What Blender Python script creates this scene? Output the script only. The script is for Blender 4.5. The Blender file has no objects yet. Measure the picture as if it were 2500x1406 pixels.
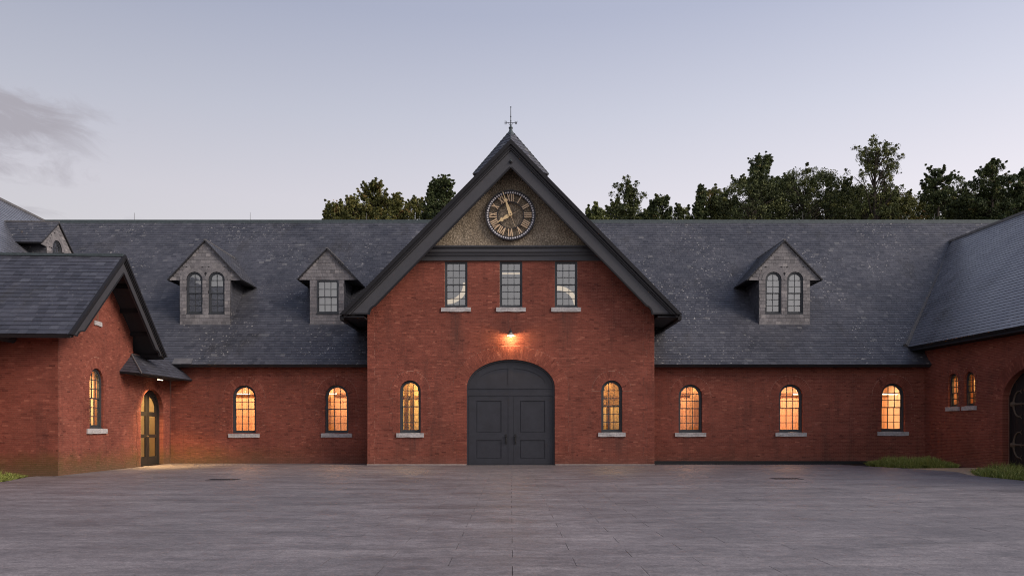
import bpy, math, random
import numpy as np
from mathutils import Vector, Matrix
from mathutils.geometry import tessellate_polygon

R = random.Random(7)
NR = np.random.default_rng(7)
sc = bpy.context.scene
COL = sc.collection

# ------------------------------------------------------------------ camera
F, CX, CV, CH = 1950.0, 1247.0, 1050.0, 1.6      # focal length, axis and horizon measured in the 2500 px photograph
cam = bpy.data.cameras.new('camera')
cam_o = bpy.data.objects.new('camera', cam)
COL.objects.link(cam_o)
cam_o.location = (0, 0, CH)
cam_o.rotation_euler = (math.pi / 2, 0, 0)
cam.sensor_width = 36
cam.lens = F / 2500 * 36
cam.shift_x = (1250 - CX) / 2500
cam.shift_y = (CV - 703) / 2500
cam.clip_end = 3000
sc.camera = cam_o

# ------------------------------------------------------------------ world, sun, exposure
SUN_TO = Vector((0.77, -0.38, 0.54)).normalized()
world = bpy.data.worlds.new('World')
sc.world = world
world.use_nodes = True
wn = world.node_tree
wl = wn.links


def wnode(t, **k):
    n = wn.nodes.new(t)
    for a, b in k.items():
        setattr(n, a, b)
    return n


def wmath(op, a, b=None, c=None, clamp=False):
    n = wnode('ShaderNodeMath', operation=op, use_clamp=clamp)
    for i, x in enumerate((a, b, c)):
        if x is None:
            continue
        if isinstance(x, (int, float)):
            n.inputs[i].default_value = x
        else:
            wl.new(x, n.inputs[i])
    return n.outputs[0]


def wmix(fac, a, b, mode='MIX'):
    n = wnode('ShaderNodeMix', data_type='RGBA', blend_type=mode)
    for i, x in ((0, fac), (6, a), (7, b)):
        if isinstance(x, (int, float)):
            n.inputs[i].default_value = x
        elif isinstance(x, tuple):
            n.inputs[i].default_value = x
        else:
            wl.new(x, n.inputs[i])
    return n.outputs[2]


tc = wnode('ShaderNodeTexCoord')
nrm = wnode('ShaderNodeVectorMath', operation='NORMALIZE')
wl.new(tc.outputs['Generated'], nrm.inputs[0])
sep = wnode('ShaderNodeSeparateXYZ')
wl.new(nrm.outputs[0], sep.inputs[0])
dX, dY, dZ = sep.outputs
ramp = wnode('ShaderNodeValToRGB')
wl.new(dZ, ramp.inputs[0])
els = ramp.color_ramp.elements
els[0].position, els[0].color = 0.0, (.80, .755, .80, 1)
els[1].position, els[1].color = 1.0, (.19, .23, .37, 1)
for p, c in ((.18, (.79, .77, .80, 1)), (.27, (.735, .715, .79, 1)), (.36, (.595, .612, .72, 1)), (.46, (.44, .472, .61, 1))):
    e = els.new(p)
    e.color = c
west = wmath('MULTIPLY_ADD', dX, .32, 1.02)                       # the evening side of the sky is brighter
graded = wmix(1.0, ramp.outputs[0], west, 'MULTIPLY')
warm = wmix(wmath('MULTIPLY', wmath('MULTIPLY_ADD', dX, .5, .5), wmath('SUBTRACT', .6, dZ, clamp=True)), (1, 1, 1, 1), (1.05, 1.0, .955, 1))
graded = wmix(1.0, graded, warm, 'MULTIPLY')
nish = wnode('ShaderNodeTexSky', sky_type='NISHITA', sun_disc=False)
nish.sun_elevation = math.radians(4)
nish.sun_rotation = math.atan2(SUN_TO.x, SUN_TO.y)
nish_s = wmix(1.0, nish.outputs[0], (.20, .20, .21, 1), 'MULTIPLY')
graded = wmix(.06, graded, nish_s)
# a few low evening clouds, stretched sideways, in the eastern sky
az = wmath('ARCTAN2', dX, dY)
comb = wnode('ShaderNodeCombineXYZ')
wl.new(wmath('MULTIPLY', az, 7.0), comb.inputs[0])
wl.new(wmath('MULTIPLY_ADD', dZ, 19.0, wmath('MULTIPLY', az, 2.5)), comb.inputs[1])
cn = wnode('ShaderNodeTexNoise')
cn.inputs['Scale'].default_value = 1.8
cn.inputs['Detail'].default_value = 7
cn.inputs['Roughness'].default_value = .66
cn.inputs['Distortion'].default_value = .7
wl.new(comb.outputs[0], cn.inputs['Vector'])


def blob(a0, z0, ra, rz):
    x = wmath('POWER', wmath('DIVIDE', wmath('SUBTRACT', az, a0), ra), 2.0)
    y = wmath('POWER', wmath('DIVIDE', wmath('SUBTRACT', dZ, z0), rz), 2.0)
    return wmath('EXPONENT', wmath('MULTIPLY', wmath('ADD', x, y), -1.0))


cover = wmath('ADD', wmath('MULTIPLY', blob(-.575, .318, .115, .034), .64), wmath('ADD', wmath('MULTIPLY', blob(-.60, .268, .12, .020), .44), wmath('MULTIPLY', blob(-.56, .231, .17, .010), .34)))
cl = wmath('MULTIPLY', wmath('SUBTRACT', wmath('ADD', cn.outputs[0], wmath('MULTIPLY', cover, .75)), .70, clamp=True), 4.0, clamp=True)
cl = wmath('MULTIPLY', wmath('SMOOTH_MIN', cl, .9, .3), wmath('MULTIPLY', cover, 2.0, clamp=True))
sky_col = wmix(wmath('MULTIPLY', cl, .92), graded, (.385, .365, .41, 1))
bg = wn.nodes['Background']
wl.new(sky_col, bg.inputs[0])
bg.inputs[1].default_value = 1.0

sun = bpy.data.lights.new('evening_glow', 'SUN')
sun.energy = 3.0
sun.angle = math.radians(30)
sun.color = (1.0, .87, .77)
sun_o = bpy.data.objects.new('evening_glow', sun)
COL.objects.link(sun_o)
sun_o.rotation_euler = SUN_TO.to_track_quat('Z', 'Y').to_euler()

vs = sc.view_settings
vs.view_transform = 'Standard'
vs.look = 'None'
vs.exposure = 0.0
vs.gamma = 1
vs.use_curve_mapping = False
sc.render.engine = 'CYCLES'
sc.cycles.use_denoising = True
try:
    sc.cycles.denoising_prefilter = 'NONE'
    sc.cycles.filter_width = 1.1
except Exception:
    pass
sc.cycles.max_bounces = 7
sc.cycles.diffuse_bounces = 3
sc.cycles.glossy_bounces = 3
sc.cycles.transparent_max_bounces = 12
sc.cycles.caustics_reflective = False
sc.cycles.caustics_refractive = False
sc.cycles.sample_clamp_indirect = 4


def wx(u, y):
    return (u - CX) * y / F


def wz(v, y):
    return CH + (CV - v) * y / F


# ------------------------------------------------------------------ materials
def new_mat(name):
    m = bpy.data.materials.new(name)
    m.use_nodes = True
    return m, m.node_tree, m.node_tree.nodes['Principled BSDF']


class NT:
    """small helper round a node tree"""

    def __init__(self, t):
        self.t = t

    def n(self, typ, **k):
        x = self.t.nodes.new(typ)
        for a, b in k.items():
            setattr(x, a, b)
        return x

    def put(self, sock, v):
        if isinstance(v, (int, float, tuple)):
            sock.default_value = v
        else:
            self.t.links.new(v, sock)

    def math(self, op, a, b=0.0, c=0.0, clamp=False):
        x = self.n('ShaderNodeMath', operation=op, use_clamp=clamp)
        for i, v in enumerate((a, b, c)):
            self.put(x.inputs[i], v)
        return x.outputs[0]

    def mix(self, f, a, b, mode='MIX'):
        x = self.n('ShaderNodeMix', data_type='RGBA', blend_type=mode)
        for i, v in ((0, f), (6, a), (7, b)):
            self.put(x.inputs[i], v)
        return x.outputs[2]

    def pos(self, scale=(1, 1, 1)):
        g = self.n('ShaderNodeNewGeometry')
        m = self.n('ShaderNodeMapping')
        m.inputs['Scale'].default_value = scale
        self.t.links.new(g.outputs['Position'], m.inputs['Vector'])
        return m.outputs[0]

    def noise(self, vec, scale, detail=3, rough=.5):
        x = self.n('ShaderNodeTexNoise')
        x.inputs['Scale'].default_value = scale
        x.inputs['Detail'].default_value = detail
        x.inputs['Roughness'].default_value = rough
        self.t.links.new(vec, x.inputs['Vector'])
        return x.outputs[0]

    def ramp(self, fac, stops):
        x = self.n('ShaderNodeValToRGB')
        self.put(x.inputs[0], fac)
        e = x.color_ramp.elements
        e[0].position, e[0].color = stops[0][0], tuple(stops[0][1]) + (1,)
        e[1].position, e[1].color = stops[-1][0], tuple(stops[-1][1]) + (1,)
        for p, c in stops[1:-1]:
            k = e.new(p)
            k.color = tuple(c) + (1,)
        return x.outputs[0]

    def rng(self, v, a, b, c=0.0, d=1.0):
        x = self.n('ShaderNodeMapRange')
        self.put(x.inputs[0], v)
        for i, q in enumerate((a, b, c, d)):
            x.inputs[i + 1].default_value = q
        return x.outputs[0]

    def tone(self):
        a = self.n('ShaderNodeAttribute')
        a.attribute_name = 'tone'
        return a.outputs['Fac']

    def bump(self, bsdf, h, strength, dist=.02):
        b = self.n('ShaderNodeBump')
        b.inputs['Strength'].default_value = strength
        b.inputs['Distance'].default_value = dist
        self.put(b.inputs['Height'], h)
        self.t.links.new(b.outputs[0], bsdf.inputs['Normal'])


def plain(name, col, rough=.6, metal=0.0, var=.12, scale=4.0, spec=.5):
    m, t, b = new_mat(name)
    k = NT(t)
    nz = k.noise(k.pos(), scale, 4, .6)
    f = k.rng(nz, .25, .75, 1 - var, 1 + var)
    c = k.mix(1.0, tuple(col) + (1,), f, 'MULTIPLY')
    k.put(b.inputs['Base Color'], c)
    b.inputs['Roughness'].default_value = rough
    b.inputs['Metallic'].default_value = metal
    b.inputs['Specular IOR Level'].default_value = spec
    return m


def brick_mat():
    m, t, b = new_mat('brick')
    k = NT(t)
    c = k.ramp(k.tone(), ((0, (.145, .040, .029)), (.3, (.236, .069, .047)), (.7, (.304, .093, .063)), (1, (.42, .150, .098))))
    big = k.noise(k.pos((1, 1, 1.6)), .55, 4, .62)
    c = k.mix(1.0, c, k.rng(big, .28, .72, .74, 1.18), 'MULTIPLY')
    streak = k.noise(k.pos((2.6, 2.6, .22)), 1.0, 4, .65)         # rain-washed soot
    c = k.mix(k.rng(streak, .53, .74, 0, .4), c, (.065, .032, .028, 1))
    fine = k.noise(k.pos(), 34, 3, .6)
    c = k.mix(1.0, c, k.rng(fine, .3, .7, .82, 1.14), 'MULTIPLY')
    bloom = k.noise(k.pos((1, 1, .7)), 1.9, 6, .72)               # efflorescence
    c = k.mix(k.rng(bloom, .66, .80, 0, .22), c, (.55, .42, .38, 1))
    g = k.n('ShaderNodeNewGeometry')
    s = k.n('ShaderNodeSeparateXYZ')
    t.links.new(g.outputs['Position'], s.inputs[0])
    low = k.rng(k.math('ADD', s.outputs[2], k.math('MULTIPLY', k.noise(k.pos(), 1.3, 4, .6), -1.2)), -.55, .35, 1, 0)
    east = k.rng(s.outputs[0], -9.0, -14.5, .12, 1)               # algae growing at the foot of the shaded walls
    c = k.mix(k.math('MULTIPLY', k.math('MULTIPLY', low, east), .75), c, (.10, .085, .022, 1))
    # soot and run-off below the sills of the gable front
    front = k.rng(s.outputs[1], 37.2, 37.5, 1, 0)
    runs = 0.0
    for x_, z0_, z1_, w_ in ((-4.63, .15, 1.35, .55), (4.65, .15, 1.35, .55), (-2.52, 4.0, 6.95, .38), (0.0, 5.9, 6.95, .35), (2.55, 4.0, 6.95, .38)):
        q_ = k.math('DIVIDE', k.math('SUBTRACT', s.outputs[0], x_), w_)
        g_ = k.math('EXPONENT', k.math('MULTIPLY', k.math('MULTIPLY', q_, q_), -1.0))
        zz_ = k.math('MULTIPLY', k.rng(s.outputs[2], z0_, z0_ + (z1_ - z0_) * .6, 0, 1), k.rng(s.outputs[2], z1_, z1_ + .05, 1, 0))
        runs = k.math('ADD', runs, k.math('MULTIPLY', g_, zz_))
    runs = k.math('MULTIPLY', k.math('MULTIPLY', runs, front), k.rng(streak, .36, .62, .12, .85), clamp=True)
    c = k.mix(runs, c, (.075, .040, .034, 1))
    damp = k.rng(s.outputs[2], .0, .45, .35, 0)
    c = k.mix(damp, c, (.17, .10, .085, 1))
    k.put(b.inputs['Base Color'], c)
    b.inputs['Roughness'].default_value = .86
    b.inputs['Specular IOR Level'].default_value = .25
    k.bump(b, fine, .5, .008)
    return m


def slate_mat(name, stops, lichen, rough=.46, spec=.5):
    m, t, b = new_mat(name)
    k = NT(t)
    c = k.ramp(k.tone(), stops)
    nz = k.noise(k.pos(), .5, 4, .65)
    c = k.mix(1.0, c, k.rng(nz, .3, .7, .74, 1.22), 'MULTIPLY')
    fine = k.noise(k.pos((1, 1, .5)), 22, 3, .65)
    c = k.mix(1.0, c, k.rng(fine, .3, .7, .82, 1.18), 'MULTIPLY')
    stain = k.noise(k.pos((.9, .5, .5)), .75, 4, .6)               # brown algae patches
    c = k.mix(k.rng(stain, .58, .74, 0, .55), c, (.040, .036, .030, 1))
    spots = k.noise(k.pos(), 8.5, 2, .5)
    where = k.noise(k.pos((1, .6, .6)), .42, 3, .6)
    sp = k.math('MULTIPLY', k.rng(spots, .655, .685, 0, 1), k.rng(where, .47, .60, 0, 1))
    c = k.mix(k.math('MULTIPLY', sp, lichen), c, (.52, .50, .46, 1))
    k.put(b.inputs['Base Color'], c)
    k.put(b.inputs['Roughness'], k.rng(nz, .3, .7, rough - .07, rough + .12))
    b.inputs['Specular IOR Level'].default_value = spec
    k.bump(b, fine, .35, .006)
    return m


def paver_mat():
    m, t, b = new_mat('paver_granite')
    k = NT(t)
    c = k.ramp(k.tone(), ((0, (.128, .112, .113)), (.5, (.152, .134, .134)), (1, (.182, .161, .159))))
    dust = k.noise(k.pos((.55, 1.3, 1)), .9, 6, .68)
    c = k.mix(1.0, c, k.rng(dust, .32, .70, .72, 1.45), 'MULTIPLY')
    mid = k.noise(k.pos((1, 1.5, 1)), 3.2, 5, .7)
    c = k.mix(1.0, c, k.rng(mid, .32, .68, .74, 1.32), 'MULTIPLY')
    d2 = k.noise(k.pos((.3, .35, 1)), .35, 3, .6)
    c = k.mix(1.0, c, k.rng(d2, .3, .7, .82, 1.18), 'MULTIPLY')
    gr = k.noise(k.pos(), 130, 2, .7)
    c = k.mix(1.0, c, k.rng(gr, .3, .7, .55, 1.45), 'MULTIPLY')
    g2 = k.noise(k.pos(), 30, 4, .75)
    c = k.mix(1.0, c, k.rng(g2, .3, .7, .52, 1.52), 'MULTIPLY')
    pits = k.noise(k.pos(), 9, 5, .8)
    c = k.mix(1.0, c, k.rng(pits, .34, .66, .74, 1.30), 'MULTIPLY')
    c = k.mix(k.rng(pits, .68, .74, 0, .6), c, (.05, .045, .045, 1))
    k.put(b.inputs['Base Color'], c)
    k.put(b.inputs['Roughness'], k.rng(dust, .3, .7, .42, .60))
    b.inputs['Specular IOR Level'].default_value = .95
    k.bump(b, g2, .5, .006)
    return m


def stucco_mat():
    m, t, b = new_mat('roughcast')
    k = NT(t)
    v = k.n('ShaderNodeTexVoronoi')
    v.inputs['Scale'].default_value = 15
    t.links.new(k.pos(), v.inputs['Vector'])
    nz = k.noise(k.pos(), .9, 4, .6)
    c = k.mix(k.rng(nz, .35, .65), (.36, .290, .205, 1), (.54, .455, .340, 1))
    c = k.mix(k.rng(v.outputs['Distance'], .25, .62, 0, .65), c, (.10, .075, .048, 1))
    st = k.noise(k.pos((2.2, 1, .35)), 1.2, 4, .6)
    c = k.mix(k.rng(st, .55, .75, 0, .45), c, (.06, .05, .035, 1))
    k.put(b.inputs['Base Color'], c)
    b.inputs['Roughness'].default_value = .9
    return m


def leaf_mat(name, stops):
    m, t, b = new_mat(name)
    k = NT(t)
    c = k.ramp(k.tone(), stops)
    k.put(b.inputs['Base Color'], c)
    b.inputs['Roughness'].default_value = .65
    b.inputs['Specular IOR Level'].default_value = .3
    return m


def glass_mat(name, tint=(.9, .92, .92), refl=1.0):
    m, t, b = new_mat(name)
    k = NT(t)
    t.nodes.remove(b)
    tr = k.n('ShaderNodeBsdfTransparent')
    tr.inputs[0].default_value = tuple(tint) + (1,)
    gl = k.n('ShaderNodeBsdfGlossy')
    gl.inputs['Roughness'].default_value = .02
    bp = k.n('ShaderNodeBump')
    bp.inputs['Strength'].default_value = .035
    bp.inputs['Distance'].default_value = .02
    k.put(bp.inputs['Height'], k.noise(k.pos(), 2.2, 2, .5))      # old glass is wavy
    t.links.new(bp.outputs[0], gl.inputs['Normal'])
    fr = k.n('ShaderNodeFresnel')
    fr.inputs[0].default_value = 1.52
    mx = k.n('ShaderNodeMixShader')
    t.links.new(k.math('MULTIPLY', fr.outputs[0], refl, clamp=True), mx.inputs[0])
    t.links.new(tr.outputs[0], mx.inputs[1])
    t.links.new(gl.outputs[0], mx.inputs[2])
    t.links.new(mx.outputs[0], t.nodes['Material Output'].inputs[0])
    return m


def emit_mat(name, col, s):
    m, t, b = new_mat(name)
    b.inputs['Base Color'].default_value = (.8, .75, .65, 1)
    b.inputs['Emission Color'].default_value = tuple(col) + (1,)
    b.inputs['Emission Strength'].default_value = s
    return m


def wood_mat(name, c0, c1, rough=.6):
    m, t, b = new_mat(name)
    k = NT(t)
    nz = k.noise(k.pos((9, 9, .8)), 1.2, 5, .6)
    c = k.mix(k.rng(nz, .3, .7), tuple(c0) + (1,), tuple(c1) + (1,))
    c = k.mix(1.0, c, k.rng(k.tone(), 0, 1, .84, 1.12), 'MULTIPLY')
    k.put(b.inputs['Base Color'], c)
    b.inputs['Roughness'].default_value = rough
    return m


M_BRICK = brick_mat()
M_MORTAR = plain('mortar', (.40, .20, .145), .9, var=.25, scale=2.0, spec=.2)
M_SLATE = slate_mat('roof_slate', ((0, (.044, .046, .056)), (.45, (.070, .072, .085)), (.85, (.099, .101, .114)), (1, (.150, .150, .152))), .62)
M_SLATE_N = slate_mat('newer_roof_slate', ((0, (.095, .100, .118)), (.5, (.128, .133, .155)), (1, (.185, .188, .205))), .15, .27, .9)
M_SLATE_A = slate_mat('annex_roof_slate', ((0, (.036, .037, .046)), (.5, (.058, .060, .075)), (1, (.088, .092, .110))), .12)
M_SHINGLE = slate_mat('wall_slate', ((0, (.15, .143, .146)), (.5, (.225, .214, .216)), (1, (.33, .31, .30))), .3, .6, .3)
M_DECK = plain('roof_deck', (.030, .030, .034), .8)
M_LEAD = plain('lead_flashing', (.150, .145, .145), .55, .2, .25, 3)
M_TRIM = plain('black_trim_paint', (.056, .056, .062), .5, var=.10, scale=1.5)
M_TRIM2 = plain('dark_moulding_paint', (.015, .015, .018), .7, var=.10, scale=1.5, spec=.3)
M_FRAME = plain('window_frame_paint', (.046, .051, .057), .5, var=.08)
M_DOOR = plain('charcoal_door_paint', (.027, .029, .038), .5, var=.22, scale=2.6)
M_BDOOR = plain('black_door_paint', (.012, .012, .013), .5)
M_GDOOR = plain('bronze_door_paint', (.015, .015, .014), .5)
M_SILL = plain('granite_sill', (.47, .45, .44), .8, var=.3, scale=12)
M_STUCCO = stucco_mat()
M_GLASS = glass_mat('window_glass')
M_OLDGLASS = glass_mat('reflecting_window_glass', (.80, .83, .84), 8.0)
M_BLIND = plain('white_blind', (.62, .60, .58), .8, var=.04)
M_DARKROOM = plain('dark_room', (.10, .09, .085), .8)
M_WOOD = wood_mat('pale_board', (.56, .36, .20), (.68, .46, .27))
M_WOODY = wood_mat('yellow_board', (.60, .44, .22), (.72, .56, .32))
M_PLASTER = plain('cream_plaster', (.72, .62, .44), .8, var=.06)
M_POST = wood_mat('timber_post', (.24, .13, .055), (.36, .21, .09))
M_TAN = plain('tan_masonry', (.40, .27, .12), .85, var=.3, scale=7)
M_IRON = plain('dark_iron', (.035, .038, .042), .5, .4)
M_COPPER = plain('weathered_copper', (.075, .095, .100), .6, .3, .3, 6)
M_RUST = plain('rusty_iron', (.13, .095, .065), .75, .2, .4, 30)
M_GOLD = plain('pale_gold_paint', (.80, .58, .36), .5, var=.06)
M_GOLD2 = plain('bright_gold_paint', (.84, .62, .32), .4, var=.05)
M_WHITE = plain('white_paint', (.86, .84, .85), .6, var=.04)
M_CLOCK = plain('clock_rim_paint', (.020, .017, .021), .5)
M_BRASS = plain('brass', (.55, .42, .24), .3, .9)
M_PAVER = paver_mat()
M_BED = plain('dark_jointing_sand', (.035, .031, .032), .95, var=.2)
M_SOIL = plain('soil', (.055, .045, .033), .95, var=.35, scale=1.0)
M_SAND = plain('tan_gravel', (.50, .36, .23), .95, var=.3, scale=9)  # tan gravel, its colour lightened to stand in for warm light on the path
M_GRAVEL = plain('dark_gravel', (.040, .040, .044), .85, var=.5, scale=8)
M_BARK = plain('bark', (.055, .042, .032), .9, var=.3, scale=3)
M_LEAF_D = leaf_mat('dark_foliage', ((0, (0.036, 0.047, 0.018)), (.6, (0.104, 0.124, 0.043)), (1, (0.208, 0.215, 0.072))))
M_LEAF_P = leaf_mat('pine_foliage', ((0, (0.036, 0.049, 0.022)), (.6, (0.098, 0.127, 0.047)), (.9, (0.169, 0.195, 0.068)), (1, (0.221, 0.150, 0.060))))
M_LEAF_A = leaf_mat('autumn_foliage', ((0, (0.058, 0.065, 0.021)), (.5, (0.156, 0.163, 0.047)), (.85, (0.234, 0.202, 0.058)), (1, (0.299, 0.150, 0.072))))
M_LEAF_L = leaf_mat('light_foliage', ((0, (0.058, 0.075, 0.025)), (.6, (0.143, 0.163, 0.052)), (1, (0.247, 0.254, 0.081))))
M_GRASS = leaf_mat('meadow_grass', ((0, (.075, .105, .022)), (.6, (.27, .31, .065)), (1, (.56, .53, .20))))
M_BULB = emit_mat('lamp_bulb', (1, .62, .28), 60)
M_BAR = emit_mat('led_bar', (1, .80, .52), 9)
M_TUBE = emit_mat('tube_light', (1, .80, .52), 4.5)
M_RING = emit_mat('ring_light', (1, .76, .50), .75)

# ------------------------------------------------------------------ geometry helpers
ROOT = {}


def root_loc(o):
    while o is not None and o.parent is not None:
        o = o.parent
    return ROOT.get(o.name, np.zeros(3)) if o is not None else np.zeros(3)


def thing(name, label, cat, loc=(0, 0, 0), group=None, kind=None):
    o = bpy.data.objects.new(name, None)
    COL.objects.link(o)
    o.location = loc
    o.empty_display_size = .3
    ROOT[o.name] = np.array(loc, float)
    tagit(o, label, cat, group, kind)
    return o


def tagit(o, label=None, cat=None, group=None, kind=None):
    if label:
        o['label'] = label
    if cat:
        o['category'] = cat
    if group:
        o['group'] = group
    if kind:
        o['kind'] = kind


class Fr:
    """a flat frame: origin, s (along), t (up), n (outward)"""

    def __init__(self, o, s, t, n=None):
        self.o = np.array(o, float)
        self.s = np.array(s, float) / np.linalg.norm(s)
        self.t = np.array(t, float) / np.linalg.norm(t)
        self.n = np.cross(self.s, self.t) if n is None else np.array(n, float)

    def pt(self, a, b, c=0.0):
        return self.o + self.s * a + self.t * b + self.n * c

    def off(self, a=0, b=0, c=0):
        return Fr(self.pt(a, b, c), self.s, self.t)


UP = (0, 0, 1)


def frame3(p, q, r):
    """frame with origin p, s towards q, t in the plane of r"""
    p, q, r = (np.array(x, float) for x in (p, q, r))
    s = (q - p) / np.linalg.norm(q - p)
    t = (r - p) - s * np.dot(r - p, s)
    return Fr(p, s, t)


class MB:
    def __init__(self):
        self.V = []
        self.F = []
        self.T = []
        self.tone = .5
        self.smooth = False

    def add(self, pts, faces):
        b = len(self.V)
        self.V.extend([tuple(p) for p in pts])
        self.T.extend([self.tone] * len(pts))
        self.F.extend([tuple(b + i for i in f) for f in faces])

    def box(self, fr, a0, a1, b0, b1, c0, c1):
        P = [fr.pt(a, b, c) for c in (c0, c1) for (a, b) in ((a0, b0), (a1, b0), (a1, b1), (a0, b1))]
        self.add(P, [(3, 2, 1, 0), (4, 5, 6, 7), (0, 1, 5, 4), (1, 2, 6, 5), (2, 3, 7, 6), (3, 0, 4, 7)])
        return self

    def plate(self, fr, outer, holes=(), c0=0.0, c1=.1):
        def area(p):
            return sum(p[i - 1][0] * p[i][1] - p[i][0] * p[i - 1][1] for i in range(len(p))) / 2
        outer = list(outer) if area(outer) > 0 else list(outer)[::-1]
        holes = [list(h) if area(h) < 0 else list(h)[::-1] for h in holes]
        loops = [outer] + holes
        flat = [p for l in loops for p in l]
        tris = tessellate_polygon([[Vector((p[0], p[1], 0)) for p in l] for l in loops])
        fr_pts = [fr.pt(p[0], p[1], c1) for p in flat]
        bk_pts = [fr.pt(p[0], p[1], c0) for p in flat]
        n = len(flat)
        faces = []
        for t in tris:
            a, b, c = (flat[i] for i in t)
            cr = (b[0] - a[0]) * (c[1] - a[1]) - (b[1] - a[1]) * (c[0] - a[0])
            if abs(cr) < 1e-12:
                continue
            t = tuple(t) if cr > 0 else tuple(t)[::-1]
            faces.append(t)
            faces.append(tuple(n + i for i in t[::-1]))
        k = 0
        for l in loops:
            m = len(l)
            for i in range(m):
                j = (i + 1) % m
                faces.append((n + k + i, n + k + j, k + j, k + i))
            k += m
        self.add(fr_pts + bk_pts, faces)
        return self

    def tube(self, pts, r, n=8, caps=True):
        pts = [np.array(p, float) for p in pts]
        rs = r if isinstance(r, (list, tuple)) else [r] * len(pts)
        ring = []
        V = []
        for i, p in enumerate(pts):
            d = pts[min(i + 1, len(pts) - 1)] - pts[max(i - 1, 0)]
            d = d / (np.linalg.norm(d) + 1e-9)
            h = np.array((0, 0, 1.)) if abs(d[2]) < .9 else np.array((1., 0, 0))
            x = np.cross(d, h)
            x /= np.linalg.norm(x)
            y = np.cross(d, x)
            for k in range(n):
                a = 2 * math.pi * k / n
                V.append(p + rs[i] * (math.cos(a) * x + math.sin(a) * y))
        faces = []
        for i in range(len(pts) - 1):
            for k in range(n):
                k2 = (k + 1) % n
                faces.append((i * n + k, i * n + k2, (i + 1) * n + k2, (i + 1) * n + k))
        if caps:
            faces.append(tuple(range(n))[::-1])
            faces.append(tuple((len(pts) - 1) * n + k for k in range(n)))
        self.add(V, faces)
        return self

    def lathe(self, c, prof, n=20):
        V = []
        for (r, z) in prof:
            for k in range(n):
                a = 2 * math.pi * k / n
                V.append((c[0] + r * math.cos(a), c[1] + r * math.sin(a), c[2] + z))
        faces = []
        for i in range(len(prof) - 1):
            for k in range(n):
                k2 = (k + 1) % n
                faces.append((i * n + k, i * n + k2, (i + 1) * n + k2, (i + 1) * n + k))
        self.add(V, faces)
        return self

    def build(self, name, mat, parent=None, label=None, cat=None, kind=None, group=None):
        L = root_loc(parent) if parent is not None else np.zeros(3)
        me = bpy.data.meshes.new(name)
        V = np.array(self.V) - L
        me.from_pydata(V.tolist(), [], self.F)
        at = me.attributes.new('tone', 'FLOAT', 'POINT')
        at.data.foreach_set('value', np.array(self.T, dtype=np.float32))
        me.materials.append(mat)
        if self.smooth:
            me.polygons.foreach_set('use_smooth', [True] * len(me.polygons))
        me.update()
        o = bpy.data.objects.new(name, me)
        COL.objects.link(o)
        if parent is not None:
            o.parent = parent
        tagit(o, label, cat, group, kind)
        return o


def fast_mesh(name, V, Fc, tone=None):
    """V (n,3), Fc (m,k) all faces with k corners"""
    me = bpy.data.meshes.new(name)
    n, (m, k) = len(V), Fc.shape
    me.vertices.add(n)
    me.vertices.foreach_set('co', np.ascontiguousarray(V, dtype=np.float32).ravel())
    me.loops.add(m * k)
    me.loops.foreach_set('vertex_index', np.ascontiguousarray(Fc, dtype=np.int32).ravel())
    me.polygons.add(m)
    me.polygons.foreach_set('loop_start', np.arange(m, dtype=np.int32) * k)
    me.polygons.foreach_set('use_smooth', np.zeros(m, dtype=bool))
    me.update(calc_edges=True)
    me.validate()
    if tone is not None:
        at = me.attributes.new('tone', 'FLOAT', 'POINT')
        at.data.foreach_set('value', np.ascontiguousarray(tone, dtype=np.float32))
    return me


UNIT_V = np.array([(-.5, -.5, 0), (.5, -.5, 0), (.5, .5, 0), (-.5, .5, 0), (-.5, -.5, 1), (.5, -.5, 1), (.5, .5, 1), (-.5, .5, 1)], float)
UNIT_F = np.array([(4, 5, 6, 7), (0, 1, 5, 4), (1, 2, 6, 5), (2, 3, 7, 6), (3, 0, 4, 7)])
NT_TONES = 16
_unit_cache = {}


def unit_mesh(name, mat, k):
    key = (name, mat.name, k)
    if key not in _unit_cache:
        me = fast_mesh(name, UNIT_V, UNIT_F, np.full(8, (k + .5) / NT_TONES))
        me.materials.append(mat)
        _unit_cache[key] = me
    return _unit_cache[key]


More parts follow.
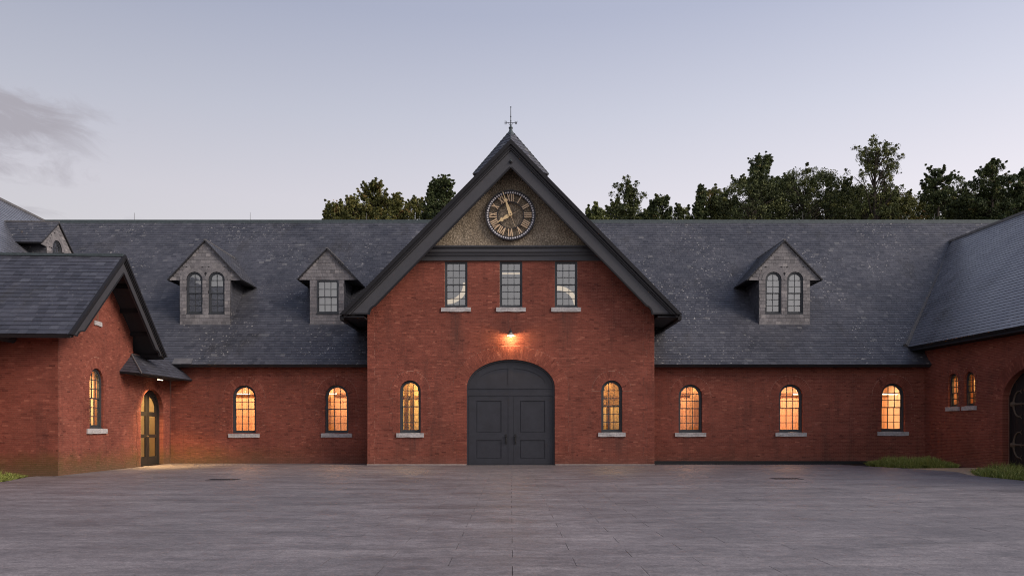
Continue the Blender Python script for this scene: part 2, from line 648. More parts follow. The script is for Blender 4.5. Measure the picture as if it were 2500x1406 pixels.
class Pieces:
    """many alike box-shaped pieces of one part: the largest in the picture become objects, the rest one mesh"""

    def __init__(self):
        self.M = []
        self.t = []

    def add(self, fr, a0, a1, b0, b1, c0, c1, tone, lean=0.0):
        x = fr.s * (a1 - a0)
        y = fr.t * (b1 - b0) + fr.n * lean
        z = np.cross(x, y)
        z = z / np.linalg.norm(z) * (c1 - c0)
        o = fr.pt((a0 + a1) / 2, (b0 + b1) / 2, c0 + lean * 0)
        m = np.eye(4)
        m[:3, 0], m[:3, 1], m[:3, 2], m[:3, 3] = x, y, z, o
        self.M.append(m)
        self.t.append(min(.999, max(0, tone)))

    def finish(self, name, mass, mat, parent, limit=300):
        if not self.M:
            return
        M = np.array(self.M)
        T = np.array(self.t)
        c = M[:, :3, 3]
        d = c - np.array((0, 0, CH))
        dep = np.maximum(d[:, 1], .5)
        ar = np.cross(M[:, :3, 0], M[:, :3, 1])
        vis = -np.einsum('ij,ij->i', ar, d) / np.linalg.norm(d, axis=1)
        u = CX + d[:, 0] / dep * F
        v = CV - d[:, 2] / dep * F
        score = vis * (F / dep) ** 2
        inside = (u > 0) & (u < 2500) & (v > 0) & (v < 1406) & (vis > 0)
        score = np.where(inside, score, -1)
        order = np.argsort(-score)
        pick = [i for i in order[:limit] if score[i] > 0]
        L = root_loc(parent)
        for i in pick:
            k = int(T[i] * NT_TONES)
            o = bpy.data.objects.new(name, unit_mesh(name, mat, k))
            COL.objects.link(o)
            o.parent = parent
            m = M[i].copy()
            m[:3, 3] -= L
            o.matrix_local = Matrix(m.tolist())
        rest = np.ones(len(M), bool)
        rest[pick] = False
        if rest.any():
            A, t = M[rest], T[rest]
            V = np.einsum('nij,kj->nki', A[:, :3, :3], UNIT_V) + A[:, None, :3, 3] - L
            n = len(A)
            Fc = (UNIT_F[None] + (np.arange(n) * 8)[:, None, None]).reshape(-1, 4)
            tq = (np.floor(t * NT_TONES) + .5) / NT_TONES
            me = fast_mesh(mass, V.reshape(-1, 3), Fc, np.repeat(tq, 8))
            me.materials.append(mat)
            o = bpy.data.objects.new(mass, me)
            COL.objects.link(o)
            o.parent = parent
            o['kind'] = 'stuff'


def scan(polys, t):
    xs = []
    for p in polys:
        for i in range(len(p)):
            (x0, y0), (x1, y1) = p[i - 1], p[i]
            if (y0 <= t) != (y1 <= t):
                xs.append(x0 + (t - y0) / (y1 - y0) * (x1 - x0))
    xs.sort()
    return [(xs[i], xs[i + 1]) for i in range(0, len(xs) - 1, 2)]


COURSE, BRICK, JOINT = .0677, .213, .009


def lay_bricks(P, fr, polys, t0, t1, c=0.0, gap=.0):
    k = 0
    t = t0
    while t + COURSE * .5 < t1:
        header = k % 7 == 6
        L = BRICK / 2 if header else BRICK
        sh = (.25 if header else (.5 if k % 2 else 0)) * L
        for a, b in scan(polys, t + COURSE / 2):
            a += gap
            b -= gap
            i = math.floor((a - sh) / L)
            while True:
                x0, x1 = max(a, sh + i * L), min(b, sh + (i + 1) * L)
                if x0 >= b:
                    break
                if x1 - x0 > .025:
                    tone = R.gauss(.50, .125)
                    r = R.random()
                    if r < .10:
                        tone -= .2
                    elif r < .16:
                        tone += .25
                    e = R.uniform(-.0025, .003)
                    P.add(fr, x0 + JOINT / 2, x1 - JOINT / 2, t + JOINT / 2, t + COURSE - JOINT / 2, c - .03, c + .008 + e, tone)
                i += 1
        t += COURSE
        k += 1


def lay_slates(P, fr, polys, t0, t1, E, W, spread=.15, light=.016, thick=.011, flat=False):
    k = 0
    t = t0
    while t < t1 - .02:
        h = min(E, t1 - t)
        sh = R.random() * .3 * W + (W / 2 if k % 2 else 0)
        for a, b in scan(polys, t + h * .5):
            i = math.floor((a - sh) / W)
            x = sh + i * W
            while x < b:
                w = W * R.uniform(.86, 1.14)
                x0, x1 = max(a, x), min(b, x + w)
                if x1 - x0 > .03:
                    tone = R.gauss(.45, spread)
                    if R.random() < light:
                        tone = R.uniform(.85, 1)
                    up = R.uniform(0, .004)
                    low = (.010 if flat else .015) + up
                    dj = R.uniform(-.006, .006)
                    top = t + h + (.015 if flat else .05)
                    lo = t + dj
                    # a slate leans: lower edge proud, upper edge tucked in
                    P.add(fr.off(0, 0, low / 2), x0 + .003, x1 - .003, lo, top, 0, thick, tone, lean=-low)
                x += w
        t += E
        k += 1


def arch_pts(s, z0, w, h, rise, n=18):
    a = w / 2
    if rise <= 0:
        return [(s - a, z0), (s + a, z0), (s + a, z0 + h), (s - a, z0 + h)]
    zs = z0 + h - rise
    p = [(s - a, z0), (s + a, z0)]
    for i in range(n + 1):
        th = math.pi * i / n
        p.append((s + a * math.cos(th), zs + rise * math.sin(th)))
    return p


def arch_top(x, s, z0, w, h, rise):
    if rise <= 0:
        return z0 + h
    q = max(0, 1 - ((x - s) / (w / 2)) ** 2)
    return z0 + h - rise + rise * math.sqrt(q)


def pane_poly(x0, x1, b0, b1, A):
    """opening between x0..x1 and b0..b1 cut off by the arch A"""
    s, z0, w, h, rise = A
    if min(arch_top(x0, *A), arch_top(x1, *A)) >= b1:
        return [(x0, b0), (x1, b0), (x1, b1), (x0, b1)]
    n = 8
    top = []
    for i in range(n + 1):
        x = x1 + (x0 - x1) * i / n
        top.append((x, min(b1, arch_top(x, *A))))
    top = [p for p in top if p[1] > b0 + .004]
    if len(top) < 2:
        return None
    xa, xb = top[-1][0], top[0][0]
    return [(xa, b0), (xb, b0)] + top


def sill(fr, s, z0, w, hgt, parent, depth=.3, proud=.07):
    m = MB()
    # rock-faced block: front face broken into a slightly uneven grid
    n = 7
    pts, faces = [], []
    for j in range(3):
        for i in range(n + 1):
            a = s - w / 2 + w * i / n
            b = z0 - hgt + hgt * j / 2 + (R.uniform(-.012, .012) if 0 < i < n else 0)
            pts.append(fr.pt(a, b, proud + R.uniform(-.012, .012)))
    q = n + 1
    for j in range(2):
        for i in range(n):
            faces.append((j * q + i, j * q + i + 1, (j + 1) * q + i + 1, (j + 1) * q + i))
    k = len(pts)
    pts += [fr.pt(s - w / 2, z0 - hgt, -depth), fr.pt(s + w / 2, z0 - hgt, -depth), fr.pt(s + w / 2, z0, -depth), fr.pt(s - w / 2, z0, -depth)]
    faces += [tuple([k, k + 1] + [i for i in range(n, -1, -1)]), tuple([k + 2, k + 3] + [2 * q + i for i in range(n + 1)]),
              (k, 0, q, 2 * q, k + 3), (k + 1, k + 2, 2 * q + n, q + n, n)]
    m.add(pts, faces)
    return m.build('sill', M_SILL, parent)


def window(parent, fr, s, z0, w, h, rise, cols, up, lo, depth=.12, glass=None, frame=None, stile=.055, casing=.07, munt=.030, sill_w=None, sill_h=.18, name='window', part=None):
    """double-hung window. part: put everything under this part instead of making a part of its own"""
    glass = glass or M_GLASS
    frame = frame or M_FRAME
    m = MB()
    d0 = -depth
    grow = .03
    m.plate(fr, arch_pts(s, z0 - grow * 0, w + 2 * grow, h + grow, rise + grow if rise else 0), [arch_pts(s, z0 + casing, w - 2 * casing, h - 2 * casing, rise - casing if rise else 0)], d0 - .14, d0)
    A = (s, z0 + casing, w - 2 * casing, h - 2 * casing, rise - casing if rise else 0)
    iw = A[2]
    x0 = s - iw / 2
    zb, zt = A[1], A[1] + A[3]
    rows = up + lo
    rail = .05
    zm = zb + (A[3]) * lo / rows + .01
    m.box(fr, s - w / 2 - .02, s + w / 2 + .02, z0 - .002, z0 + .05, d0 - .13, d0 + .05)     # sub-sill
    win = m.build('window_frame' if part else name, frame, part or parent)
    holder = part or win
    panes = []
    for which in (0, 1):
        c1 = d0 - .025 - .045 * (1 - which)
        c0 = c1 - .04
        if which:                                                # upper sash
            Ai = (s, A[1], A[2] - 2 * stile, A[3] - rail, A[4] - rail if A[4] else 0)
            Ai = (s, zb, iw - 2 * stile, A[3] - rail, max(A[4] - rail, 0) if A[4] else 0)
            outer = [(x0 - .012, zm - .03), (x0 + iw + .012, zm - .03)] + [p for p in arch_pts(*A)[2:]] if A[4] else [(x0 - .012, zm - .03), (x0 + iw + .012, zm - .03), (x0 + iw + .012, zt + .012), (x0 - .012, zt + .012)]
            b_lo, b_hi, nr = zm + .02, zt - rail, up
        else:
            Ai = (s, zb, iw - 2 * stile, A[3] * 4, 0)
            outer = [(x0 - .012, zb - .012), (x0 + iw + .012, zb - .012), (x0 + iw + .012, zm + .02), (x0 - .012, zm + .02)]
            b_lo, b_hi, nr = zb + rail + .03, zm - .03, lo
        holes = []
        pw = (iw - 2 * stile - (cols - 1) * munt) / cols
        ph = (b_hi - b_lo - (nr - 1) * munt) / nr
        for r in range(nr):
            for q in range(cols):
                a0 = x0 + stile + q * (pw + munt)
                b0 = b_lo + r * (ph + munt)
                p = pane_poly(a0, a0 + pw, b0, b0 + ph, Ai)
                if p:
                    holes.append(p)
                    panes.append((p, (c0 + c1) / 2))
        sash = MB()
        sash.plate(fr, outer, holes, c0, c1)
        sash.build('sash', frame, holder)
    for p, c in panes:
        g = MB()
        cx = sum(q[0] for q in p) / len(p)
        cy = sum(q[1] for q in p) / len(p)
        tw, tl = R.uniform(-.006, .006), R.uniform(-.006, .006)
        g.add([fr.pt(a + (.004 if a > cx else -.004), b + (.004 if b > cy else -.004), c + (a - cx) * tw + (b - cy) * tl) for a, b in p], [tuple(range(len(p)))])
        g.build('pane', glass, holder)
    if sill_w:
        sill(fr, s, z0, sill_w, sill_h, holder)
    return win


def surround(P, fr, s, z0, w, h, rise, ring=2, wide=.46, narrow=.33, block=5):
    """arch of voussoirs and toothed jambs in brick; returns its outline for the main brickwork"""
    zs = z0 + h - rise
    a = w / 2
    rt = ring * .208 + .01
    nb = int(round((zs - z0) / COURSE))
    left = []
    for k in range(nb):
        wk = wide if ((nb - 1 - k) // block) % 2 == 0 else narrow
        left.append((z0 + k * COURSE, wk))
    right_pts, left_pts = [], []
    for zk, wk in left:
        right_pts += [(s + a + wk, zk), (s + a + wk, zk + COURSE)]
        left_pts += [(s - a - wk, zk), (s - a - wk, zk + COURSE)]
    out = right_pts[:]
    zt = z0 + nb * COURSE
    n = 28
    for i in range(n + 1):
        th = math.pi * i / n
        out.append((s + (a + rt) * math.cos(th), max(zt, zs + (rise + rt) * math.sin(th))))
    out += left_pts[::-1]
    for k, (zk, wk) in enumerate(left):
        for sg in (-1, 1):
            cuts = [0, wk * .5, wk] if k % 2 else [0, wk * .27, wk * .77, wk]
            for i in range(len(cuts) - 1):
                e0, e1 = cuts[i] + (JOINT / 2 if i else 0), cuts[i + 1] - JOINT / 2
                x0, x1 = sorted((s + sg * (a + e0), s + sg * (a + e1)))
                P.add(fr, x0, x1, zk + JOINT / 2, zk + COURSE - JOINT / 2, -.24 if i == 0 else -.03, .016 + R.uniform(-.002, .003), R.gauss(.52, .15))
    # voussoirs
    def pos(th, off):
        x, z = a * math.cos(th), rise * math.sin(th)
        nx, nz = math.cos(th) / a, math.sin(th) / rise
        l = math.hypot(nx, nz)
        return s + x + off * nx / l, zs + z + off * nz / l, nx / l, nz / l
    ths = np.linspace(0, math.pi, 721)
    pts = np.array([pos(t, 0)[:2] for t in ths])
    cum = np.concatenate([[0], np.cumsum(np.hypot(*np.diff(pts, axis=0).T))])
    m = max(9, int(cum[-1] / .062))
    for i in range(m):
        th = float(np.interp((i + .5) / m * cum[-1], cum, ths))
        tl, tr = float(np.interp(i / m * cum[-1], cum, ths)), float(np.interp((i + 1) / m * cum[-1], cum, ths))
        cuts = [0] + [j * .208 for j in range(1, ring + 1)]
        if i % 2:
            cuts = [0, .104] + [.104 + j * .208 for j in range(1, ring)] + [ring * .208]
        for j in range(len(cuts) - 1):
            r0, r1 = cuts[j] + (JOINT / 2 if j else 0), cuts[j + 1] - JOINT / 2
            rm = (r0 + r1) / 2
            xm, zm, nx, nz = pos(th, rm)
            xa, za = pos(tl, rm)[:2]
            xb, zb = pos(tr, rm)[:2]
            wid = math.hypot(xb - xa, zb - za) - JOINT * .8
            tt = fr.s * nx + fr.t * nz
            ss = fr.s * nz - fr.t * nx
            f2 = Fr(fr.pt(xm, zm, 0), ss, tt)
            P.add(f2, -wid / 2, wid / 2, -(r1 - r0) / 2, (r1 - r0) / 2, -.24 if j == 0 else -.03, .016 + R.uniform(-.003, .004), R.gauss(.55, .17))
    return out


def quoin(z0, z1, s_edge, sign, wide=.5, narrow=.34, block=6):
    """toothed outline of a corner strip, as a polygon"""
    p = []
    k = 0
    z = z0
    while z < z1 - 1e-6:
        wk = wide if k % 2 else narrow
        zz = min(z + block * COURSE, z1)
        p += [(s_edge - sign * wk, z), (s_edge - sign * wk, zz)]
        z = zz
        k += 1
    return [(s_edge, z0)] + p + [(s_edge, z1)]


def room(parent, fr, s0, s1, t0, t1, d0, d1, wall, boards=True, name='room'):
    """closed lined room behind a wall; d0..d1 measured inwards"""
    m = MB()
    T = .08
    m.box(fr, s0 - T, s1 + T, t1, t1 + T, -d1 - T, -d0)
    m.box(fr, s0 - T, s1 + T, t0 - T, t0, -d1 - T, -d0)
    m.box(fr, s0 - T, s0, t0, t1, -d1 - T, -d0)
    m.box(fr, s1, s1 + T, t0, t1, -d1 - T, -d0)
    o = m.build('room_lining', M_PLASTER, parent)
    b = MB()
    x = s0
    while x < s1:
        x1 = min(x + .14, s1)
        b.tone = R.random()
        b.box(fr, x + .002, x1 - .002, t0, t1, -d1 - .03, -d1 + R.uniform(0, .004))
        x = x1
    p = b.build('wall_boards', wall, parent, kind='stuff')
    return o


def lamp(name, kind, loc, energy, col, size=.1, size_y=None, rot=None, parent=None, spread=math.pi):
    l = bpy.data.lights.new(name, kind)
    l.energy = energy
    l.color = col
    if kind == 'AREA':
        l.shape = 'RECTANGLE'
        l.size = size
        l.size_y = size_y or size
        l.spread = spread
    else:
        l.shadow_soft_size = size
    o = bpy.data.objects.new(name, l)
    COL.objects.link(o)
    if parent is not None:
        o.parent = parent
        o.location = Vector(loc) - Vector(root_loc(parent).tolist())
    else:
        o.location = loc
    if rot is not None:
        o.rotation_euler = rot
    return o


# ------------------------------------------------------------------ ground
def sheet(name, pts, z, mat, label, cat, kind='structure', thick=.02):
    m = MB()
    fr = Fr((0, 0, z), (1, 0, 0), (0, 1, 0))
    m.plate(fr, pts, [], -thick, 0)
    return m.build(name, mat, None, label, cat, kind)


sheet('ground', [(-900, -300), (900, -300), (900, 1500), (-900, 1500)], -.07, M_SOIL, 'bare brown earth under and around the whole farmyard', 'ground')
YF, YB = 36.8, 38.6
court_edge = [(-17.0, -6), (20.6, -6), (20.4, 20.8), (16.9, 21.2), (16.3, 25.6), (16.35, 28.6), (17.2, 31.0), (16.6, 33.6), (15.9, 35.2), (15.4, 37.1), (6.75, 37.1), (6.75, 36.75), (-6.75, 36.75), (-6.75, 38.55), (-16.45, 38.55),
              (-15.94, 28.1), (-16.7, 28.05), (-15.6, 24.2), (-16.0, 20.9), (-17.6, 20.7)]
court = MB()
court.plate(Fr((0, 0, -.045), (1, 0, 0), (0, 1, 0)), court_edge, [], -.02, 0)
court_o = court.build('courtyard', M_BED, None, 'broad grey courtyard of long stone pavers before the brick buildings', 'courtyard', 'structure')
P = Pieces()
fr_g = Fr((0, 0, 0), (1, 0, 0), (0, 1, 0))
PW, PD = 1.515, .6345
y = 9.44 - 26 * PD
k = 0
while y < 38.6:
    off = 0.02 if k % 2 == 1 else .02 + PW / 2
    for a, b in scan([court_edge], y + PD / 2):
        i = math.floor((a - off) / PW)
        while off + i * PW < b:
            x0, x1 = max(a, off + i * PW), min(b, off + (i + 1) * PW)
            if x1 - x0 > .05:
                gj = .0032
                P.add(fr_g, x0 + gj, x1 - gj, y + gj * .8, y + PD - gj * .8, -.044, R.uniform(-.0015, .0015), R.gauss(.5, .15))
            i += 1
    y += PD
    k += 1
P.finish('paver', 'paving', M_PAVER, court_o)

sheet('path', [(16.6, 33.7), (17.25, 31.0), (16.4, 28.6), (19.6, 28.0), (20.4, 34.6), (19.2, 34.2)], -.010, M_SAND, 'tan gravel path between the two grass beds at the arched doorway', 'path')

# dark gravel drain strip along the foot of the right-hand wing
m = MB()
m.box(fr_g, 6.75, 15.9, 37.1, 38.6, -.06, -.03)
gs = []
N = 5200
cx = NR.uniform(6.8, 15.6, N)
cy = NR.uniform(37.12, 38.55, N)
cr = NR.uniform(.018, .05, N)
cube = np.array([(-1, -1, -1), (1, -1, -1), (0, 1, -1), (0, 0, 1.)])
ang = NR.uniform(0, 6.28, N)
rot = np.stack([np.stack([np.cos(ang), -np.sin(ang), 0 * ang], -1), np.stack([np.sin(ang), np.cos(ang), 0 * ang], -1), np.stack([0 * ang, 0 * ang, 1 + 0 * ang], -1)], 1)
V = np.einsum('nij,kj->nki', rot, cube) * cr[:, None, None] + np.stack([cx, cy, -.025 + 0 * cx], -1)[:, None]
Fc = np.array([(0, 1, 3), (1, 2, 3), (2, 0, 3)])
me = fast_mesh('gravel', V.reshape(-1, 3), (Fc[None] + (np.arange(N) * 4)[:, None, None]).reshape(-1, 3))
me.materials.append(M_GRAVEL)
o = bpy.data.objects.new('gravel', me)
COL.objects.link(o)
tagit(o, 'strip of loose dark gravel along the wall foot right of the clock building', 'gravel', None, 'stuff')
m.build('gravel_trench', M_GRAVEL, None, 'dark trench floor under the gravel along the long wing wall', 'trench', 'structure')


def grass_bed(poly, n, hgt, label, seed):
    r = np.random.default_rng(seed)
    P_ = np.array(poly)
    pts = []
    lo, hi = P_.min(0), P_.max(0)
    while len(pts) < n:
        q = r.uniform(lo, hi)
        c = False
        for i in range(len(poly)):
            (x0, y0), (x1, y1) = poly[i - 1], poly[i]
            if (y0 > q[1]) != (y1 > q[1]) and q[0] < (x1 - x0) * (q[1] - y0) / (y1 - y0) + x0:
                c = not c
        if c:
            pts.append(q)
    pts = np.array(pts)
    # tufts: pull blades towards tuft centres
    tc_ = pts[r.integers(0, n, n // 40)]
    near = tc_[np.argmin(((pts[:, None] - tc_[None]) ** 2).sum(-1), 1)]
    d = pts - near
    base = near + d * .65
    lean = d * r.uniform(.5, 1.4, (n, 1)) + r.normal(0, .06, (n, 2))
    th_ = r.uniform(.45, 1.15, len(tc_))[np.argmin(((pts[:, None] - tc_[None]) ** 2).sum(-1), 1)]
    edge = np.full(n, 9.0)
    for i in range(len(poly)):
        p0, p1 = P_[i - 1], P_[i]
        q_ = np.clip(((pts - p0) @ (p1 - p0)) / ((p1 - p0) @ (p1 - p0)), 0, 1)
        edge = np.minimum(edge, np.linalg.norm(pts - (p0 + q_[:, None] * (p1 - p0)), axis=1))
    h = hgt * r.uniform(.55, 1.1, n) * th_ * np.minimum(1, .35 + edge * .9)
    w = r.uniform(.004, .009, n)
    a = r.uniform(0, 6.28, n)
    side = np.stack([np.cos(a), np.sin(a)], -1) * w[:, None]
    z0 = np.full(n, -.05)
    v0 = np.concatenate([base - side, z0[:, None]], 1)
    v1 = np.concatenate([base + side, z0[:, None]], 1)
    mid = base + lean * .4
    v2 = np.concatenate([mid + side * .8, (h * .65)[:, None]], 1)
    v3 = np.concatenate([mid - side * .8, (h * .65)[:, None]], 1)
    tip = np.concatenate([base + lean, h[:, None]], 1)
    tip2 = tip + np.concatenate([side * .15, 0 * h[:, None]], 1)
    V_ = np.stack([v0, v1, v2, v3, tip, tip2], 1).reshape(-1, 3)
    F_ = (np.array([(0, 1, 2, 3), (3, 2, 5, 4)])[None] + (np.arange(n) * 6)[:, None, None]).reshape(-1, 4)
    tone = np.clip(r.normal(.45, .22, n), 0, 1)
    tv = np.repeat(tone, 6).reshape(n, 6)
    tv[:, 4:] += .15
    me = fast_mesh('grass', V_, F_, np.clip(tv, 0, 1).ravel())
    me.materials.append(M_GRASS)
    o = bpy.data.objects.new('grass', me)
    COL.objects.link(o)
    tagit(o, label, 'grass', None, 'stuff')


grass_bed([(16.4, 37.0), (16.6, 35.6), (17.2, 34.4), (18.3, 34.0), (19.3, 34.4), (19.9, 35.6), (19.9, 37.6), (17.0, 37.7)], 15000, .42, 'low bed of fine green grass at the inner corner under the rightmost window', 11)
grass_bed([(16.35, 25.4), (16.4, 28.2), (17.6, 30.6), (20.2, 30.8), (20.6, 22), (16.6, 22)], 15000, .40, 'grass bed in front of the black arched door at right', 12)
grass_bed([(-19.5, 27.9), (-16.8, 27.9), (-15.75, 24.6), (-16.4, 21), (-19.5, 21)], 11000, .26, 'patch of low grass beside the corner of the gabled annex', 13)

for (u, v, w_) in ((545, 1170, .95), (1920, 1168, .95)):
    yy = CH * F / (v - CV)
    x = wx(u, yy)
    m = MB()
    m.box(fr_g, x - w_ / 2, x + w_ / 2, yy - .30, yy + .30, .001, .007)
    for i in range(9):
        xx = x - w_ / 2 + .08 + i * (w_ - .16) / 8
        m.box(fr_g, xx - .02, xx + .02, yy - .25, yy + .25, .007, .013)
    m.build('drain_cover', M_IRON, None, 'dark drain cover in the paving, %s of the big double door' % ('left' if u < 1000 else 'right'), 'drain cover', None, 'drain covers in the paving')

# ------------------------------------------------------------------ the clock-gabled building
clock_b = thing('gabled_building', 'red brick gabled building with clock and big double door at the centre', 'building', (0, YF, 0))
FF = Fr((0, YF, 0), (1, 0, 0), UP)
HW = 6.607
zF = lambda v: wz(v, YF)
xF = lambda u: wx(u, YF)
ROOFK = 1.022
APEX = 14.58
under = lambda s: APEX - .34 - ROOFK * abs(s)
door_w, door_h, door_rise = 4.06, zF(877.5), 1.28
wins_low = [(xF(1001.5), zF(1057), .97, zF(928) - zF(1057)), (xF(1493.5), zF(1055.5), .97, zF(928) - zF(1055.5))]
wins_up = [(xF(1113.5), zF(751)), (xF(1247.5), zF(751)), (xF(1382), zF(751))]
UW = 1.04
zbrick = zF(637)
BP = Pieces()
holes_b, holes_p = [], []
d_out = surround(BP, FF, 0, 0, door_w, door_h, door_rise, ring=3, wide=.62, narrow=.48, block=9)
holes_b.append(d_out)
holes_p.append(arch_pts(0, -.5, door_w + .06, door_h + .5 + .03, door_rise + .03, 28))
for s, z0, w, h in wins_low:
    holes_b.append(surround(BP, FF, s, z0, w, h, w / 2))
    holes_p.append(arch_pts(s, z0 - .02, w + .06, h + .05, w / 2 + .03))
for s, z0 in wins_up:
    holes_b.append([(s - UW / 2, z0), (s + UW / 2, z0), (s + UW / 2, zbrick + .2), (s - UW / 2, zbrick + .2)])
    holes_p.append([(s - UW / 2, z0), (s + UW / 2, z0), (s + UW / 2, zbrick - .02), (s - UW / 2, zbrick - .02)])
zq = under(HW)
outer = [(-HW, 0), (HW, 0), (HW, zq), (0, APEX - .34), (-HW, zq)]
wall = MB()
pw_outer = [(-HW, -.05), (-door_w / 2 - .03, -.05)] + arch_pts(0, -.05, door_w + .06, door_h + .05 + .03, door_rise + .03, 28)[2:][::-1] + [(door_w / 2 + .03, -.05), (HW, -.05), (HW, zq), (0, APEX - .34), (-HW, zq)]
wall.plate(FF, pw_outer, holes_p[1:], -.40, 0)
# side walls
for sg in (-1, 1):
    fs = Fr((sg * HW, YF if sg > 0 else YF + 12, 0), (0, sg, 0), UP)
    wall.box(fs, .4 if sg > 0 else 0, 12 if sg > 0 else 11.6, -.05, zq - .1, -.4, 0)
wall_o = wall.build('wall', M_MORTAR, clock_b)
qL, qR = quoin(0, zq - .3, -HW, -1), quoin(0, zq - .3, HW, 1)
lay_bricks(BP, FF, [outer, qL, qR] + holes_b, .015, zbrick - .01, gap=.003)
lay_bricks(BP, FF, [qL], .015, zq - .3, .006, .004)
lay_bricks(BP, FF, [qR], .015, zq - .3, .006, .004)
for sg in (-1, 1):
    fs = Fr((sg * HW, YF if sg > 0 else YF + 12, 0), (0, sg, 0), UP)
    lay_bricks(BP, fs, [[(0, 0), (12, 0), (12, zq - .2), (0, zq - .2)]], .015, zq - .2)
BP.finish('brick', 'brickwork', M_BRICK, wall_o)
# grey mortar skirt at the foot of the wall
m = MB()
for a, b in ((-HW - .02, -door_w / 2 - .01), (door_w / 2 + .01, HW + .02)):
    m.box(FF, a, b, -.04, .045, -.02, .03)
m.build('plinth', plain('plinth_mortar', (.36, .31, .28), .9, var=.3, scale=5), clock_b)
# roughcast gable panel
def roofline_poly(z0, z1, slack=.0):
    w0, w1 = (APEX - .34 - z0) / ROOFK + slack, (APEX - .34 - z1) / ROOFK + slack
    if w1 <= 0:
        return [(-w0, z0), (w0, z0), (0, APEX - .34)]
    return [(-w0, z0), (w0, z0), (w1, z1), (-w1, z1)]


m = MB()
G = []
# the roughcast is real relief: a fine uneven grid
z_s0, z_s1 = zF(604), APEX - .36
ny = 150
for j in range(ny + 1):
    zz = z_s0 + (z_s1 - z_s0) * j / ny
    wj = max(.001, (APEX - .34 - zz) / ROOFK)
    G.append([(-wj + 2 * wj * i / 300, zz) for i in range(301)])
G = np.array(G)
rel = NR.uniform(0, .035, G.shape[:2]) + .018
V = np.zeros(G.shape[:2] + (3,))
V[..., 0] = G[..., 0] + NR.uniform(-.006, .006, G.shape[:2])
V[..., 1] = -rel
V[..., 2] = G[..., 1]
idx = np.arange(V.shape[0] * V.shape[1]).reshape(V.shape[:2])
Fq = np.stack([idx[:-1, :-1], idx[:-1, 1:], idx[1:, 1:], idx[1:, :-1]], -1).reshape(-1, 4)
me = fast_mesh('roughcast_panel', V.reshape(-1, 3), Fq)
me.materials.append(M_STUCCO)
me.polygons.foreach_set('use_smooth', [True] * len(me.polygons))
o = bpy.data.objects.new('roughcast_panel', me)
COL.objects.link(o)
o.parent = clock_b
# cornice
m = MB()
for v0, v1, pr in ((602.5, 606.5, .30), (606.5, 612, .20), (612, 618, .24), (618, 624.5, .17), (624.5, 637.2, .10)):
    m.plate(FF, roofline_poly(zF(v1), zF(v0), .06), [], -.05, pr)
m.build('cornice', M_TRIM, clock_b)
# upper windows
for s, z0 in wins_up:
    window(clock_b, FF, s, z0, UW, zbrick - z0 - .02, 0, 3, 3, 3, depth=.05, glass=M_OLDGLASS, sill_w=1.37, sill_h=.19, casing=.06, stile=.05)
for s, z0, w, h in wins_low:
    window(clock_b, FF, s, z0, w, h, w / 2, 3, 3, 3, depth=.13, sill_w=1.26, sill_h=.19)

# bargeboards: plane .9 m in front of the wall
YG = 35.9
FG = Fr((0, YG, 0), (1, 0, 0), UP)
TIPZ, TIPX = wz(768, YG), 7.62


def barge(fr, parent, apex, tipx, tipz, k, T, foot, sg, z_ap_in, mats, scale=1.0, mould=True):
    """one half of a gable's raking bargeboard with a curved foot"""
    inn = lambda s: z_ap_in - k * s
    fx = tipx - foot
    sc_ = scale
    # foot: flat underside, then an S-curve up to the raking inner edge
    pts = [(0, apex), (tipx, tipz), (fx, tipz)]
    x_in = (z_ap_in - (tipz + .36 * sc_)) / k
    dx, dz = x_in - fx, .36 * sc_
    for i in range(1, 9):
        q = i / 8
        pts.append((fx + dx * (q ** 1.8), tipz + dz * (1 - (1 - q) ** 1.6) if True else 0))
    pts += [(0, z_ap_in)]
    pts = [(sg * a, b) for a, b in pts]
    b = MB()
    b.plate(fr, pts, [], -.05, 0)
    o = b.build('bargeboard', mats[0], parent)
    def strip(d0, d1, pr, c0=0.0, mat=mats[1]):
        w0, w1 = (apex - d0 - tipz) / k, (apex - d1 - tipz) / k
        q = MB()
        q.plate(fr, [(sg * a, b_) for a, b_ in ((0, apex - d0), (w0, tipz + .002), (w1, tipz + .002), (0, apex - d1))], [], c0, pr)
        q.build('moulding', mat, o)
    if mould:
        strip(-.05 * sc_, .17 * sc_, .16 * sc_)
        strip(.17 * sc_, .24 * sc_, .10 * sc_)
        strip(.24 * sc_, .33 * sc_, .125 * sc_)
        strip(.33 * sc_, .40 * sc_, .045 * sc_, mat=mats[0])
        strip(.40 * sc_, .425 * sc_, .055 * sc_)
    # bead on the inner edge and along the foot
    q = MB()
    inner = [(fx + dx * ((i / 8) ** 1.8), tipz + dz * (1 - (1 - i / 8) ** 1.6)) for i in range(9)] + [(0, z_ap_in)]
    inner = [(tipx - .42 * sc_, tipz)] + inner
    for i in range(len(inner) - 1):
        (x0, y0), (x1, y1) = inner[i], inner[i + 1]
        l = math.hypot(x1 - x0, y1 - y0)
        nx, ny_ = (y0 - y1) / l, (x1 - x0) / l                     # towards the board
        if ny_ < 0 and i > 0:
            nx, ny_ = -nx, -ny_
        if i == 0:
            nx, ny_ = 0, 1
        w_ = .07 * sc_
        nxx, nyy = (nx, ny_) if (i == 0 or True) else (-nx, -ny_)
        q.plate(fr, [(sg * x0, y0), (sg * x1, y1), (sg * (x1 + nxx * w_), y1 + nyy * w_), (sg * (x0 + nxx * w_), y0 + nyy * w_)], [], -.02, .028 * sc_ + .001 * i)
    q.build('bead', mats[1], o)
    return o


for sg in (-1, 1):
    barge(FG, clock_b, APEX, TIPX, TIPZ, ROOFK, 1.2, 1.29, sg, wz(410, YG), (M_TRIM, M_TRIM2))
